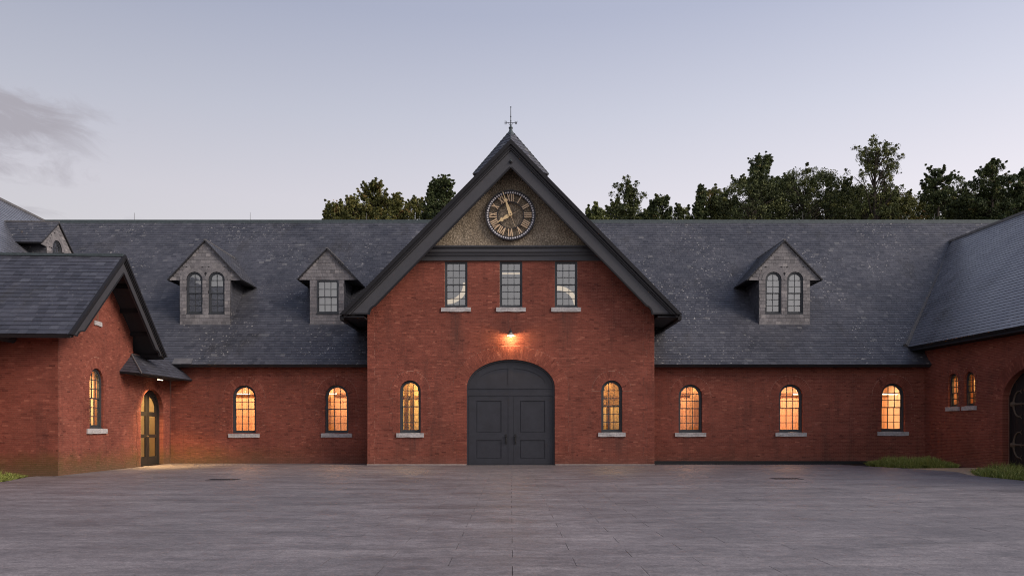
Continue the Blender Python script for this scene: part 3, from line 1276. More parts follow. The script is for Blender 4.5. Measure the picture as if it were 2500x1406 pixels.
# roof slopes of the clock building with slates; they run back into the main roof
SP = Pieces()
roof = MB()
BACKY = 46.6
pl = math.hypot(1, ROOFK)
for sg in (-1, 1):
    # frame: origin at eave; s along the eave so that the normal points up
    o0 = np.array((sg * TIPX, YG if sg > 0 else BACKY, TIPZ))
    fr = Fr(o0, (0, sg, 0), (-sg, 0, ROOFK)) if sg > 0 else Fr(o0, (0, -1, 0), (1, 0, ROOFK))
    Lr = TIPX * pl
    rise_e = TIPZ - 4.72 + .1
    y_e = 38.0 + TIPZ - 4.72 + .35
    if sg > 0:
        poly = [(0, 0), (y_e - YG, 0), (BACKY - YG, Lr), (0, Lr)]
    else:
        poly = [(BACKY - y_e, 0), (BACKY - YG, 0), (BACKY - YG, Lr), (0, Lr)]
    roof.plate(fr, poly, [], -.20, -.005)
    lay_slates(SP, fr, [poly], .0, Lr, .195, .27)
roof_o = roof.build('roof', M_DECK, clock_b)
# moulded eave returns that run back from the foot of each bargeboard
for sg in (-1, 1):
    ev = MB()
    ev.box(Fr((sg * (TIPX - .02), YG, TIPZ), (0, 1, 0), UP), .0, 4.0, -.24, -.02, -.08, .08)
    ev.build('eave_moulding', M_TRIM2, clock_b)
    ev = MB()
    ev.box(Fr((0, YG, TIPZ), (sg, 0, 0), UP), HW, TIPX - .1, -.12, -.06, -3.6 if sg > 0 else 0.02, -0.02 if sg > 0 else 3.6)
    ev.build('soffit', M_TRIM2, clock_b)
# little steep slated cap over the ridge
YC = 37.6
capz0, capz1, capr = 13.62, 15.70, 1.79
cap = MB()
cap_c = [(capr, YC, capz0), (0, YC + capr, capz0), (-capr, YC, capz0), (0, YC - capr, capz0)]
for i in range(4):
    p, q = np.array(cap_c[i]), np.array(cap_c[(i + 1) % 4])
    top = np.array((0, YC, capz1))
    fr = frame3(p, q, top)
    a_, b_ = np.dot(q - p, fr.s), 0
    ta, tb = np.dot(top - p, fr.s), np.dot(top - p, fr.t)
    tri = [(0, 0), (a_, 0), (ta, tb)]
    cap.plate(fr, tri, [], -.10, 0)
    lay_slates(SP, fr, [tri], .0, tb - .12, .20, .25)
cap_o = cap.build('roof_cap', M_DECK, clock_b)
hip = MB()
for p in cap_c:
    hip.tube([np.array(p) + (0, 0, .03), (0, YC, capz1 + .02)], .028, 6)
hip.lathe((0, YC, capz1 - .25), [(.20, 0), (.13, .14), (.075, .26), (.07, .36)], 12)
hip.build('hip_flashing', M_COPPER, cap_o)
SP.finish('slate', 'slate_covering', M_SLATE, roof_o, 300)

# big door
door = MB()
DN = -.14
door.plate(FF, [(-door_w / 2 - .03, 0), (-door_w / 2 + .07, 0)] + arch_pts(0, 0, door_w - .14, door_h - .07, door_rise - .07, 28)[2:][::-1] + [(door_w / 2 - .07, 0), (door_w / 2 + .03, 0)] + arch_pts(0, 0, door_w + .06, door_h + .03, door_rise + .03, 28)[2:], [], DN - .2, DN + .05)
z_tr0, z_tr1 = zF(965), zF(948)
door.box(FF, -door_w / 2, door_w / 2, z_tr0, z_tr1, DN - .15, DN)
door.box(FF, -door_w / 2, door_w / 2, z_tr1, z_tr1 + .03, DN - .15, DN + .03)
door_o = door.build('door', M_DOOR, clock_b)
# fixed arched panel above with two sunk quarter panels
fan = MB()
Af = (0, z_tr1, door_w - .14, door_h - .07 - z_tr1, door_rise - .07)
o_f = [(-door_w / 2 + .07, z_tr1), (door_w / 2 - .07, z_tr1)] + arch_pts(0, 0, door_w - .14, door_h - .07, door_rise - .07, 28)[2:]
hs = []
zb_f = z_tr1 + .19
Ai = (0, 0, 3.28, zF(898), .82)
for sg in (-1, 1):
    q = [(sg * .12, zb_f), (sg * 1.60, zb_f)]
    for i in range(11):
        th = math.acos(min(1, 1.60 / 1.64)) + (math.pi / 2 - .09 - math.acos(1.60 / 1.64)) * i / 10
        q.append((sg * max(.12, 1.64 * math.cos(th)), max(zb_f + .01, zF(898) - .82 + .82 * math.sin(th))))
    q.append((sg * .12, q[-1][1]))
    hs.append(q)
fan.plate(FF, o_f, hs, DN - .08, DN - .03)
fan.build('arched_panel', M_DOOR, door_o)
fp = MB()
for q in hs:
    fp.plate(FF, q, [], DN - .09, DN - .055)
fp.build('sunk_panel', M_DOOR, door_o)
for sg in (-1, 1):
    a0, a1 = .125, door_w / 2 - .075
    lx = lambda a: sg * a
    leaf = MB()
    px0, px1 = xF(1270) - 0, xF(1331) - 0
    hsl = [[(lx(px0), zF(1055)), (lx(px1), zF(1055)), (lx(px1), zF(978)), (lx(px0), zF(978))],
           [(lx(px0), zF(1119)), (lx(px1), zF(1119)), (lx(px1), zF(1074)), (lx(px0), zF(1074))]]
    leaf.plate(FF, [(lx(a0), .015), (lx(a1), .015), (lx(a1), z_tr0 - .012), (lx(a0), z_tr0 - .012)], hsl, DN - .08, DN - .02)
    leaf_o = leaf.build('door_leaf', M_DOOR, clock_b)
    for h_ in hsl:
        xs = [p[0] for p in h_]
        zs = [p[1] for p in h_]
        pm = MB()
        pm.box(FF, min(xs) + .03, max(xs) - .03, min(zs) + .03, max(zs) - .03, DN - .075, DN - .045)
        pm.box(FF, min(xs) - .01, max(xs) + .01, min(zs) - .01, max(zs) + .01, DN - .1, DN - .065)
        pm.build('sunk_panel', M_DOOR, leaf_o)
    hd = MB()
    hx = lx(xF(1258.5) - 0)
    hz = zF(1072)
    hd.box(FF, hx - .035, hx + .035, hz - .24, hz + .24, DN - .02, DN + .0)
    hd.tube([FF.pt(hx, hz - .16, DN), FF.pt(hx, hz - .12, DN + .07), FF.pt(hx, hz + .08, DN + .07), FF.pt(hx, hz + .13, DN)], .018, 6)
    hd.box(FF, hx - .05, hx + .05, hz + .12, hz + .16, DN, DN + .05)
    hd.build('handle', M_BDOOR, leaf_o)
ast = MB()
ast.box(FF, -.118, .118, .015, z_tr0 - .012, DN - .07, DN - .008)
ast.build('meeting_stile', M_DOOR, clock_b)
thr = MB()
thr.box(FF, -door_w / 2 - .02, door_w / 2 + .02, -.03, .012, -.4, .06)
thr.build('threshold', M_BDOOR, clock_b)
# closing wall behind the door so that no light leaks
bk = MB()
bk.box(FF, -door_w / 2 - .1, door_w / 2 + .1, -.02, door_h + .1, -.46, -.405)
bk.build('door_backing', M_BDOOR, clock_b)

# rooms behind the two tall windows
for s, z0, w, h in wins_low:
    t_ = room(clock_b, FF, s - 1.2, s + 1.2, .2, 4.3, .41, 2.6, M_WOODY)
    lamp('room_light', 'AREA', FF.pt(s + (.2 if s < 0 else -.2), 4.2, -1.3), 135, (1, .66, .30), 1.2, .5, parent=clock_b)
    ps = MB()
    for dx in ((-.36, -.08) if s < 0 else (-.34, .02)):
        ps.tone = R.random()
        ps.box(FF, s + dx - .09, s + dx + .09, .2, 4.3 if s < 0 else 4.3, -1.5, -1.3)
    ps.build('timber_post', M_POST, clock_b)
    br = MB()
    br.box(FF, s - 1.2, s + 1.2, 3.05, 3.25, -1.7, -1.5)
    br.build('timber_rail', M_POST, clock_b)
    if s > 0:
        up_ = MB()
        up_.box(FF, s - 1.15, s + 1.15, 2.85, 4.25, -2.55, -2.5)
        up_.build('timber_partition', M_POST, clock_b)
# loft behind the upper windows: a dim room
lf = MB()
lf.box(FF, -4.2, 4.2, 6.6, 6.7, -4.5, -.41)
lf.box(FF, -4.2, 4.2, 9.9, 10.0, -4.5, -.41)
lf.box(FF, -4.3, -4.2, 6.6, 10, -4.5, -.41)
lf.box(FF, 4.2, 4.3, 6.6, 10, -4.5, -.41)
lf.box(FF, -4.3, 4.3, 6.6, 10, -4.6, -4.5)
lf.build('loft_lining', M_DARKROOM, clock_b)

# ------------------------------------------------------------------ the two long wings
EAVE_Y, EAVE_Z, RIDGE_E = 38.0, 4.72, 9.23
FB = Fr((0, YB, 0), (1, 0, 0), UP)
FRF = Fr((0, EAVE_Y, EAVE_Z), (1, 0, 0), (0, 1, 1))
S2 = math.sqrt(2)
zB = lambda v: wz(v, YB)
xB = lambda u: wx(u, YB)
PLY = lambda z: EAVE_Y + (z - EAVE_Z)                              # depth of the main roof plane at height z


def main_wing(name, label, wall_x, roof_poly, windows, room_x, dorm_holes):
    b = thing(name, label, 'building', (sum(wall_x) / 2, YB, 0))
    BPw = Pieces()
    w, h = 1.14, zB(938) - zB(1056)
    hb, hp = [], []
    for s, z0 in windows:
        hb.append(surround(BPw, FB, s, z0, w, h, w / 2))
        hp.append(arch_pts(s, z0 - .02, w + .06, h + .05, w / 2 + .03))
    wt = 5.05
    x0, x1 = wall_x
    wm = MB()
    wm.plate(FB, [(x0, -.06), (x1, -.06), (x1, wt), (x0, wt)], hp, -.35, 0)
    wo = wm.build('wall', M_MORTAR, b)
    lay_bricks(BPw, FB, [[(x0, -.03), (x1, -.03), (x1, wt), (x0, wt)]] + hb, -.02, wt, gap=.003)
    BPw.finish('brick', 'brickwork', M_BRICK, wo)
    for s, z0 in windows:
        window(b, FB, s, z0, w, h, w / 2, 3, 3, 3, depth=.12, sill_w=1.5, sill_h=.19)
    # roof
    poly = [(x, e * S2) for x, e in roof_poly]
    rm = MB()
    rm.plate(FRF, poly, [], -.16, -.005)
    ro = rm.build('roof', M_DECK, b)
    SPw = Pieces()
    lay_slates(SPw, FRF, [poly] + dorm_holes, 0, RIDGE_E * S2, .195, .26)
    SPw.finish('slate', 'slate_covering', M_SLATE, ro)
    rx = [p[0] for p in roof_poly if p[1] > 9]
    cp = MB()
    cp.box(Fr((0, EAVE_Y + RIDGE_E, EAVE_Z + RIDGE_E), (1, 0, 0), UP), min(rx), max(rx), -.12, .06, -.10, .10)
    cp.box(Fr((0, EAVE_Y + RIDGE_E, EAVE_Z + RIDGE_E), (1, 0, 0), UP), min(rx), max(rx), -.30, -.06, .14, .19)
    cp.build('ridge_cap', M_COPPER, b)
    bkp = MB()                                                     # far slope of the roof
    bkp.plate(Fr((0, EAVE_Y + RIDGE_E, EAVE_Z + RIDGE_E - .02), (-1, 0, 0), (0, -1, 1)), [(-max(rx), -11), (-min(rx), -11), (-min(rx), 0), (-max(rx), 0)], [], -.15, 0)
    bkp.build('rear_roof_slope', M_DECK, b)
    # lit workshop behind the windows
    r0, r1 = room_x
    room(b, FB, r0, r1, .15, 4.15, .36, 3.0, M_WOOD)
    bm_ = MB()
    bm_.box(FB, r0 + .02, r1 - .02, 3.42, 3.56, -2.95, -2.80)
    bm_.build('wall_beam', M_POST, b)
    return b, room_x


def dorm_hole(xc, hw, z0, z_ap):
    """plan of a dormer on the main roof as a hole for the slates"""
    e0, e1 = z0 - EAVE_Z, z_ap - EAVE_Z
    return None


DORM = []


def dormer_hole(xc, yf, hw, hg, zb, ze, za):
    e = lambda z: (z - EAVE_Z) * S2
    return [(xc - hw, e(zb) - .02), (xc + hw, e(zb) - .02), (xc + hw, e(ze) - .15), (xc, e(za) - .25), (xc - hw, e(ze) - .15)]


def dormer(b, fr, back, hw, hg, zb, ze, za, wins, wm):
    """gabled slate dormer. fr: face frame (s, up, n out). back(z): distance behind the face at which the main roof is met"""
    SPd = Pieces()
    face = [(-hw, zb), (hw, zb), (hw, ze), (hg, ze), (0, za), (-hg, ze), (-hw, ze)]
    holes_w, holes_s = [], []
    for (s, z0, w, h, rise, cols, up, lo) in wins:
        holes_w.append(arch_pts(s, z0 - .02, w, h + .02, rise))
        if rise:
            zs = z0 + h - rise
            a = w / 2
            out = [(s - a, z0), (s + a, z0), (s + a, zs)] + [(s + (a + .33) * math.cos(math.pi * i / 16), zs + (a + .33) * math.sin(math.pi * i / 16)) for i in range(17)] + [(s - a, zs)]
            holes_s.append(out)
            for j in range(2):
                r0, r1 = a + .005 + j * .16, a + .155 + j * .16 + .02
                m = max(7, int(math.pi * (r0 + r1) / 2 / .19))
                for i in range(m):
                    th = math.pi * (i + .5) / m
                    wid = math.pi * r1 / m
                    p = fr.pt(s + (r0 + r1) / 2 * math.cos(th), zs + (r0 + r1) / 2 * math.sin(th), 0)
                    if abs(s) > .1 and s * (s + (r0 + r1) / 2 * math.cos(th)) < 0:
                        continue
                    f2 = Fr(p, fr.s * math.sin(th) - fr.t * math.cos(th), fr.s * math.cos(th) + fr.t * math.sin(th))
                    SPd.add(f2.off(0, 0, .010 + .006 * (1 - j)), -wid / 2 + .003, wid / 2 - .003, -(r1 - r0) / 2, (r1 - r0) / 2, 0, .012, R.gauss(.5, .15), lean=.012)
        else:
            holes_s.append([(s - w / 2, z0), (s + w / 2, z0), (s + w / 2, z0 + h), (s - w / 2, z0 + h)])
    fm = MB()
    fm.plate(fr, face, holes_w, -.14, 0)
    do = fm.build('dormer', M_DECK, b)
    # keep the arches' outlines from overlapping each other
    if len(holes_s) == 2 and wins[0][4]:
        q0 = [(min(p[0], -.001), p[1]) for p in holes_s[0]]
        q1 = [(max(p[0], .001), p[1]) for p in holes_s[1]]
        holes_s = [q0, q1]
    lay_slates(SPd, fr, [face] + holes_s, zb, za - .05, .172, .235, spread=.2, light=.05, flat=True, thick=.010)
    SPd.finish('shingle', 'wall_slates', M_SHINGLE, do, 300)
    # cheeks
    DP = Pieces()
    ck = MB()
    for sg in (-1, 1):
        if sg > 0:
            cf = Fr(fr.pt(hw, 0, 0), -fr.n, UP)
            poly = [(.0, zb), (max(.02, back(zb)), zb), (back(ze), ze), (0, ze)]
        else:
            cf = Fr(fr.pt(-hw, 0, -back(ze)), fr.n, UP)
            B = back(ze)
            poly = [(0, ze), (B - max(.02, back(zb)), zb), (B, zb), (B, ze)]
        ck.plate(cf, poly, [], -.06, 0)
        lay_slates(DP, cf, [poly], zb, ze, .172, .235, flat=True)
    ck.build('cheek', M_DECK, do)
    # soffit under the spreading eaves
    sf = MB()
    for sg in (-1, 1):
        a0, a1 = sorted((sg * (hw + .012), sg * hg))
        sf.box(fr, a0, a1, ze + .0, ze + .05, -back(ze) - .05, -.005)
    sf.build('soffit', M_TRIM2, do)
    # roof slopes
    rf = MB()
    k = (za - ze) / hg
    L = math.hypot(hg, za - ze)
    ov = .10
    for sg in (-1, 1):
        if sg < 0:                                                 # s runs towards the viewer on the left slope
            f = Fr(fr.pt(-hg - .04, ze - .04 * k, -(back(za) + .4)), fr.n, fr.s * hg + fr.t * (za - ze))
            D = back(za) + .4
            poly = [(D - back(ze) - .05, 0), (D + ov, 0), (D + ov, L + .055), (D - back(za) - .05, L + .055)]
        else:
            f = Fr(fr.pt(hg + .04, ze - .04 * k, ov), -fr.n, -fr.s * hg + fr.t * (za - ze))
            poly = [(0, 0), (back(ze) + ov + .05, 0), (back(za) + ov + .05, L + .055), (0, L + .055)]
        rf.plate(f, poly, [], -.02, .03)
        lay_slates(DP, f.off(0, 0, .03), [poly], 0, L + .04, .18, .25)
    ro = rf.build('dormer_roof', M_DECK, do)
    DP.finish('slate', 'slate_covering', M_SLATE, do, 60)
    rc = MB()
    rc.box(fr, -.05, .05, za + .03, za + .09, -back(za) - .1, ov)
    rc.build('ridge_cap', M_LEAD, do)
    ap = MB()
    ap.box(fr, -hw - .02, hw + .02, zb - .05, zb + .03, -.05, .05)
    ap.build('apron_flashing', M_LEAD, do)
    # dark room behind and the windows
    dm = MB()
    B = max(1.2, back(ze) - .2)
    dm.box(fr, -hw + .07, hw - .07, zb + .05, ze + .7, -B - .05, -B)
    for a0, a1 in ((-hw + .07, -hw + .1), (hw - .1, hw - .07)):
        dm.box(fr, a0, a1, zb + .05, ze + .2, -B, -.16)
    dm.box(fr, -hw + .07, hw - .07, ze + .25, ze + .3, -B, -.16)
    dm.box(fr, -hw + .07, hw - .07, zb + .02, zb + .05, -B, -.16)
    dm.build('dormer_room', M_DARKROOM, do)
    for i, (s, z0, w, h, rise, cols, up, lo) in enumerate(wins):
        window(b, fr, s, z0, w, h, rise, cols, up, lo, depth=-.005 if not rise else .03, glass=M_OLDGLASS, casing=.065, stile=.035, munt=.03, part=do)
        bl = wm[i]
        if bl:
            t0, t1 = bl
            m = MB()
            m.box(fr, s - w / 2 + .02, s + w / 2 - .02, z0 + t0 * h, z0 + t1 * h, -.30, -.29)
            m.build('roller_blind', M_BLIND, do)
    return do


def bx(xc_u, y):
    return wx(xc_u, y)


YD = 40.2
dz = lambda v: wz(v, YD)
dback = lambda z: PLY(z) - YD
DW = .80
dh = dz(664) - dz(767)
d_left = dict(xc=wx(501, YD), hw=1.27, hg=1.83, zb=dz(793), ze=dz(683), za=dz(589))
d_small = dict(xc=wx(798.5, YD), hw=.86, hg=1.44, zb=dz(792), ze=dz(682), za=dz(609))
d_right = dict(xc=wx(1915, YD), hw=1.28, hg=1.85, zb=dz(793), ze=dz(683), za=dz(589))
hole = lambda d: dormer_hole(d['xc'], YD, d['hw'], d['hg'], d['zb'], d['ze'], d['za'])

PAV = lambda sg: [(sg * 6.6, 0), (sg * 6.6, 2.5), (sg * 7.15, 2.55), (sg * .62, 9.23)]
wl_win = [(xB(596), zB(1058)), (xB(822), zB(1057.5))]
wr_win = [(xB(1685.5), zB(1056)), (xB(1930.5), zB(1055.5)), (xB(2179.5), zB(1053.5))]
wing_l, _ = main_wing('brick_wing', 'long low brick wing with a two-arch and a square-windowed dormer, left of the clock building', (-16.45, -6.62),
                      [(-18.5, 0)] + PAV(-1) + [(-27.6, 9.23)], wl_win, (-15.3, -7.0), [hole(d_left), hole(d_small)])
wing_r, _ = main_wing('brick_wing', 'long low brick wing with one dormer and three lit windows, right of the clock building', (6.62, 20.0),
                      [(6.6, 0), (20.3, 0), (20.3, .95), (19.45, 1.0), (25.47, 7.65), (32, 7.65), (32, 9.23), (.62, 9.23), (7.15, 2.55), (6.6, 2.5)], wr_win, (7.0, 19.6), [hole(d_right)])
for b, spots, fl in ((wing_l, [-14.0, -11.2, -8.5], 1), (wing_r, [8.6, 11.6, 14.6, 17.8], 1)):
    for i, x in enumerate(spots):
        lamp('room_light', 'AREA', (x, YB + 1.9, 4.05), (150, 122, 140, 128)[(i + (b is wing_r)) % 4], (1, .53, .31), 2.2, .5, parent=b)
pil = MB()
pil.box(FB, -10.1, -9.13, .15, 4.1, -2.9, -2.0)
pil.build('inner_pier', M_TAN, wing_l)
dk = MB()
dk.box(FB, 6.63, 17.6, -.05, .12, -.02, .03)
dk.build('damp_course', M_BDOOR, wing_r)
pil = MB()
pil.box(FB, 9.3, 10.2, .15, 4.1, -2.9, -2.0)
pil.build('inner_pier', M_TAN, wing_r)


def dface(d):
    return Fr((d['xc'], YD, 0), (1, 0, 0), UP)


z0d = dz(767)
dormer(wing_l, dface(d_left), dback, d_left['hw'], d_left['hg'], d_left['zb'], d_left['ze'], d_left['za'],
       [(wx(475, YD) - d_left['xc'], z0d, DW, dh, DW / 2, 2, 3, 3), (wx(529, YD) - d_left['xc'], z0d, DW, dh, DW / 2, 2, 3, 3)], [(.52, .97), (.30, .97)])
dormer(wing_l, dface(d_small), dback, d_small['hw'], d_small['hg'], d_small['zb'], d_small['ze'], d_small['za'],
       [(wx(800, YD) - d_small['xc'], dz(767), 1.10, dz(682) - dz(767) - .02, 0, 3, 2, 2)], [(.05, .97)])
dormer(wing_r, dface(d_right), dback, d_right['hw'], d_right['hg'], d_right['zb'], d_right['ze'], d_right['za'],
       [(wx(1888, YD) - d_right['xc'], z0d, DW, dh, DW / 2, 2, 3, 3), (wx(1941, YD) - d_right['xc'], z0d, DW, dh, DW / 2, 2, 3, 3)], [(.50, .97), (.22, .97)])
# lead patch at the left end of the long roof
lp = MB()
lp.box(FRF, wx(424, 38.2), wx(470, 38.2), .02, .42, .03, .045)
lp.build('lead_patch', M_LEAD, wing_l)

# ------------------------------------------------------------------ gabled annex on the left
AN = thing('gabled_annex', 'small brick annex with steep slate gable and arched double door at left', 'building', (-15.92, 28.1, 0))
q = math.hypot(1, .052)
d_w = np.array((-.052, 1, 0)) / q
FW = Fr((-14.46, 0, 0), d_w, UP)                                   # long wall that holds window and door; s is nearly depth
corner = FW.pt(28.1 * q, 0, 0)
FA = Fr(corner, (1, .052, 0), UP)                                  # front wall, s < 0 to the left
sq = lambda u, o=0.0: (28197 - 1950 * o) / ((CX - u) - 101.4) * q  # s on the long wall from a picture column
BPA = Pieces()
cs = 31.2 * q
o_b = .93
A_TIPX, A_APEX, A_TIPZ = 4.26, 8.40, 4.84
AK = (A_APEX - A_TIPZ) / A_TIPX
a_under = lambda s: A_APEX - .20 - AK * abs(s - cs)
s_end = 38.6 * q
s_rear = 34.3 * q
w_s = (sq(218) + sq(252)) / 2
w_z0 = wz(1046.5, 31.0)
ww, wh = 1.15, wz(899, 31) - wz(1046.5, 31)
ds = (sq(343) + sq(398)) / 2
dw, dhh, drise = sq(398) - sq(343), 3.46, 1.0
hb = [surround(BPA, FW, w_s, w_z0, ww, wh, ww / 2), surround(BPA, FW, ds, .0, dw, dhh, drise, ring=2, wide=.45, narrow=.36, block=8)]
slit_s, slit_z0, slit_z1 = sq(238), wz(783, 30.9), wz(752, 30.9)
slit = [(slit_s - .09, slit_z0), (slit_s + .09, slit_z0), (slit_s + .09, slit_z1), (slit_s - .09, slit_z1)]
hb.append(slit)
s0 = 28.1 * q
top = [(s_end, 4.9), (s_rear + .05, 4.9), (s_rear, a_under(s_rear)), (cs, a_under(cs)), (s0, a_under(s0))]
wm = MB()
hpA = [arch_pts(w_s, w_z0 - .02, ww + .06, wh + .05, ww / 2 + .03), slit]
dpo = arch_pts(ds, -.05, dw + .06, dhh + .08, drise + .03, 24)
wm.plate(FW, [(s0, -.05), (ds - dw / 2 - .03, -.05)] + dpo[2:][::-1] + [(ds + dw / 2 + .03, -.05), (s_end, -.05)] + top, hpA, -.40, 0)
wm.plate(FA, [(-9, -.05), (-.401, -.05), (-.401, a_under(s0)), (-9, a_under(s0))], [], -.40, 0)
wm.box(FA, -.41, 0, -.05, a_under(s0), -.02, 0)
wo = wm.build('wall', M_MORTAR, AN)
qa = quoin(0, a_under(s0), 0, 1, .47, .36, 8)
lay_bricks(BPA, FW, [[(s0, -.03), (s_end, -.03)] + top] + hb, -.03, a_under(cs), gap=.003)
fa = [(-9, -.03), (0, -.03), (0, a_under(s0)), (-9, a_under(s0))]
qa2 = [(p[0] - .55, p[1]) for p in qa]
lay_bricks(BPA, FA, [fa], -.03, a_under(s0), gap=.003)
BPA.finish('brick', 'brickwork', M_BRICK, wo)
# shallow panel edge on the front wall
pe = MB()
k = 0
z = .1
while z < 4.2:
    pe.box(FA, -.92 - (.06 if k % 2 else 0), -.915 - (.06 if k % 2 else 0), z, z + .5, .002, .012)
    z += .5
    k += 1
pe.build('pilaster_edge', M_BRICK, AN)
window(AN, FW, w_s, w_z0, ww, wh, ww / 2, 3, 3, 3, depth=.075, sill_w=1.62, sill_h=.19)
sm = MB()
sm.box(FW, slit_s - .12, slit_s + .12, slit_z0 - .02, slit_z1 + .02, -.36, -.30)
sm.build('slit_shutter', M_BDOOR, AN)
sill(FW, slit_s, slit_z0, .62, .17, AN, .2, .05)
# room behind the annex window: cream plaster, bright
room(AN, FW, w_s - 1.3, w_s + 1.5, .1, 4.2, .41, 2.6, M_PLASTER)
lamp('room_light', 'AREA', FW.pt(w_s, 4.1, -1.4), 180, (1, .70, .36), 1.6, .6, parent=AN)
# double door with three glazed lights per leaf
DNA = -.17
dm = MB()
dm.plate(FW, [(ds - dw / 2 - .03, 0), (ds - dw / 2 + .10, 0)] + arch_pts(ds, 0, dw - .2, dhh - .1, drise - .1, 24)[2:][::-1] + [(ds + dw / 2 - .10, 0), (ds + dw / 2 + .03, 0)] + arch_pts(ds, 0, dw + .06, dhh + .03, drise + .03, 24)[2:], [], DNA - .16, DNA)
doA = dm.build('door', M_GDOOR, AN)
Ad = (ds, 0, dw - .22, dhh - .11, drise - .11)
for sg in (-1, 1):
    a0, a1 = (ds + .006, ds + dw / 2 - .105) if sg > 0 else (ds - dw / 2 + .105, ds - .006)
    hs = []
    st_in, st_out = .20, .17
    p0, p1 = (a0 + st_in, a1 - st_out) if sg > 0 else (a0 + st_out, a1 - st_in)
    Ai = (ds, 0, dw - .22 - 2 * st_out, dhh - .11 - st_out, drise - .2)
    for b0, b1 in ((.40, 1.26), (1.42, 2.24), (2.44, 3.3)):
        pp = pane_poly(p0, p1, b0, b1, Ai)
        if pp:
            hs.append(pp)
    outp = pane_poly(a0, a1, .012, 9, Ad)
    lm = MB()
    lm.plate(FW, outp, hs, DNA - .10, DNA - .04)
    lo_ = lm.build('door_leaf', M_GDOOR, AN)
    for pp in hs:
        g = MB()
        g.add([FW.pt(a, b, DNA - .07) for a, b in pp], [tuple(range(len(pp)))])
        g.build('pane', M_GLASS, lo_)
    if sg < 0:
        hm = MB()
        hm.tube([FW.pt(ds - .10, 1.33, DNA - .03), FW.pt(ds - .10, 1.33, DNA + .05), FW.pt(ds - .24, 1.33, DNA + .05)], .020, 8)
        hm.lathe(FW.pt(ds - .10, 1.30, DNA), [(.0, .0), (.03, .01), (.03, .06), (0, .07)], 10)
        hm.build('handle', M_BRASS, lo_)
rA = room(AN, FW, ds - 1.45, ds + 1.35, .0, 3.9, .41, 1.9, M_POST)
lamp('room_light', 'AREA', FW.pt(ds, 3.8, -1.1), 62, (1, .62, .26), 1.0, .4, parent=AN)
# roof
RL = MB()
SPA = Pieces()
LA = math.hypot(A_TIPX, A_APEX - A_TIPZ)
e_dir = np.array((1, .052, 0)) / q
FBG = FW.off(cs, 0, o_b)                                           # bargeboard plane, centred on the gable
o0 = FBG.pt(-A_TIPX, A_TIPZ, 0) - e_dir * 9.5
fr1 = Fr(o0, e_dir, d_w * A_TIPX + np.array((0, 0, A_APEX - A_TIPZ)))
p1 = [(0, 0), (9.5, 0), (9.5, LA), (0, LA)]
RL.plate(fr1, p1, [], -.15, -.005)
lay_slates(SPA, fr1, [p1], 0, LA - .05, .265, .31, spread=.2)
fr2 = Fr(FBG.pt(A_TIPX, A_TIPZ, 0), -e_dir, -d_w * A_TIPX + np.array((0, 0, A_APEX - A_TIPZ)))
RL.plate(fr2, [(0, 0), (6, 0), (6, LA), (0, LA)], [], -.15, -.005)
lay_slates(SPA, fr2, [[(0, 0), (6, 0), (6, LA), (0, LA)]], 0, LA - .05, .265, .31)
roA = RL.build('roof', M_DECK, AN)
SPA.finish('slate', 'slate_covering', M_SLATE_A, roA)
rc = MB()
rc.box(Fr(FBG.pt(0, A_APEX, .02), -e_dir, UP), 0, 9.5, -.03, .07, -.12, .12)
rc.build('ridge_cap', M_COPPER, AN)
for sg in (-1, 1):
    barge(FBG, AN, A_APEX + .03, A_TIPX + .03, A_TIPZ, AK, .7, .62, sg, A_APEX - .68, (M_TRIM, M_TRIM2), scale=.62)
# rafters' boards under the overhang
sf = MB()
for sg in (-1, 1):
    for j in range(4):
        a = .9 + j * 1.0
        f = FBG.off(sg * a, A_APEX - AK * a, 0)
        sf.box(f, -.06, .06, -.36, -.20, -.92, -.05)
sf.build('purlin_end', M_TRIM2, AN)
# hipped slate hood over the door
yl, yr = 33.0 * q, 38.4 * q
hA = FW.pt(yl, 4.02, .0)
hB = FW.pt(yl, 3.95, .90)
hC = FW.pt(34.2 * q, 4.82, .0)
hD = FW.pt(yr, 4.0, 1.12)
hE = FW.pt(s_end, 4.82, 0)
hm = MB()
SPH = Pieces()
f1 = frame3(hB, hD, hC)
pr = lambda f, p: (float(np.dot(np.array(p) - f.o, f.s)), float(np.dot(np.array(p) - f.o, f.t)))
pol = [pr(f1, x) for x in (hB, hD, hE, hC)]
hm.plate(f1, pol, [], -.07, 0)
lay_slates(SPH, f1, [pol], 0, max(p[1] for p in pol), .20, .27)
f2 = frame3(hA, hB, hC)
pol2 = [pr(f2, x) for x in (hA, hB, hC)]
hm.plate(f2, pol2, [], -.07, 0)
lay_slates(SPH, f2, [pol2], 0, max(p[1] for p in pol2), .20, .27)
hm.add([FW.pt(yl, 3.96, 0), hB - np.array((0, 0, .03)), hD - np.array((0, 0, .03)), FW.pt(s_end, 3.98, 0)], [(0, 1, 2, 3)])
hood = hm.build('door_hood', M_DECK, AN)
SPH.finish('slate', 'slate_covering', M_SLATE_A, hood, 200)
fl = MB()
fl.tube([hB + (0, 0, .03), hC + (0, 0, .03)], .035, 6)
fl.tube([hC + (0, 0, .03), hE + (0, 0, .03)], .04, 6)
fl.build('hip_flashing', M_LEAD, hood)

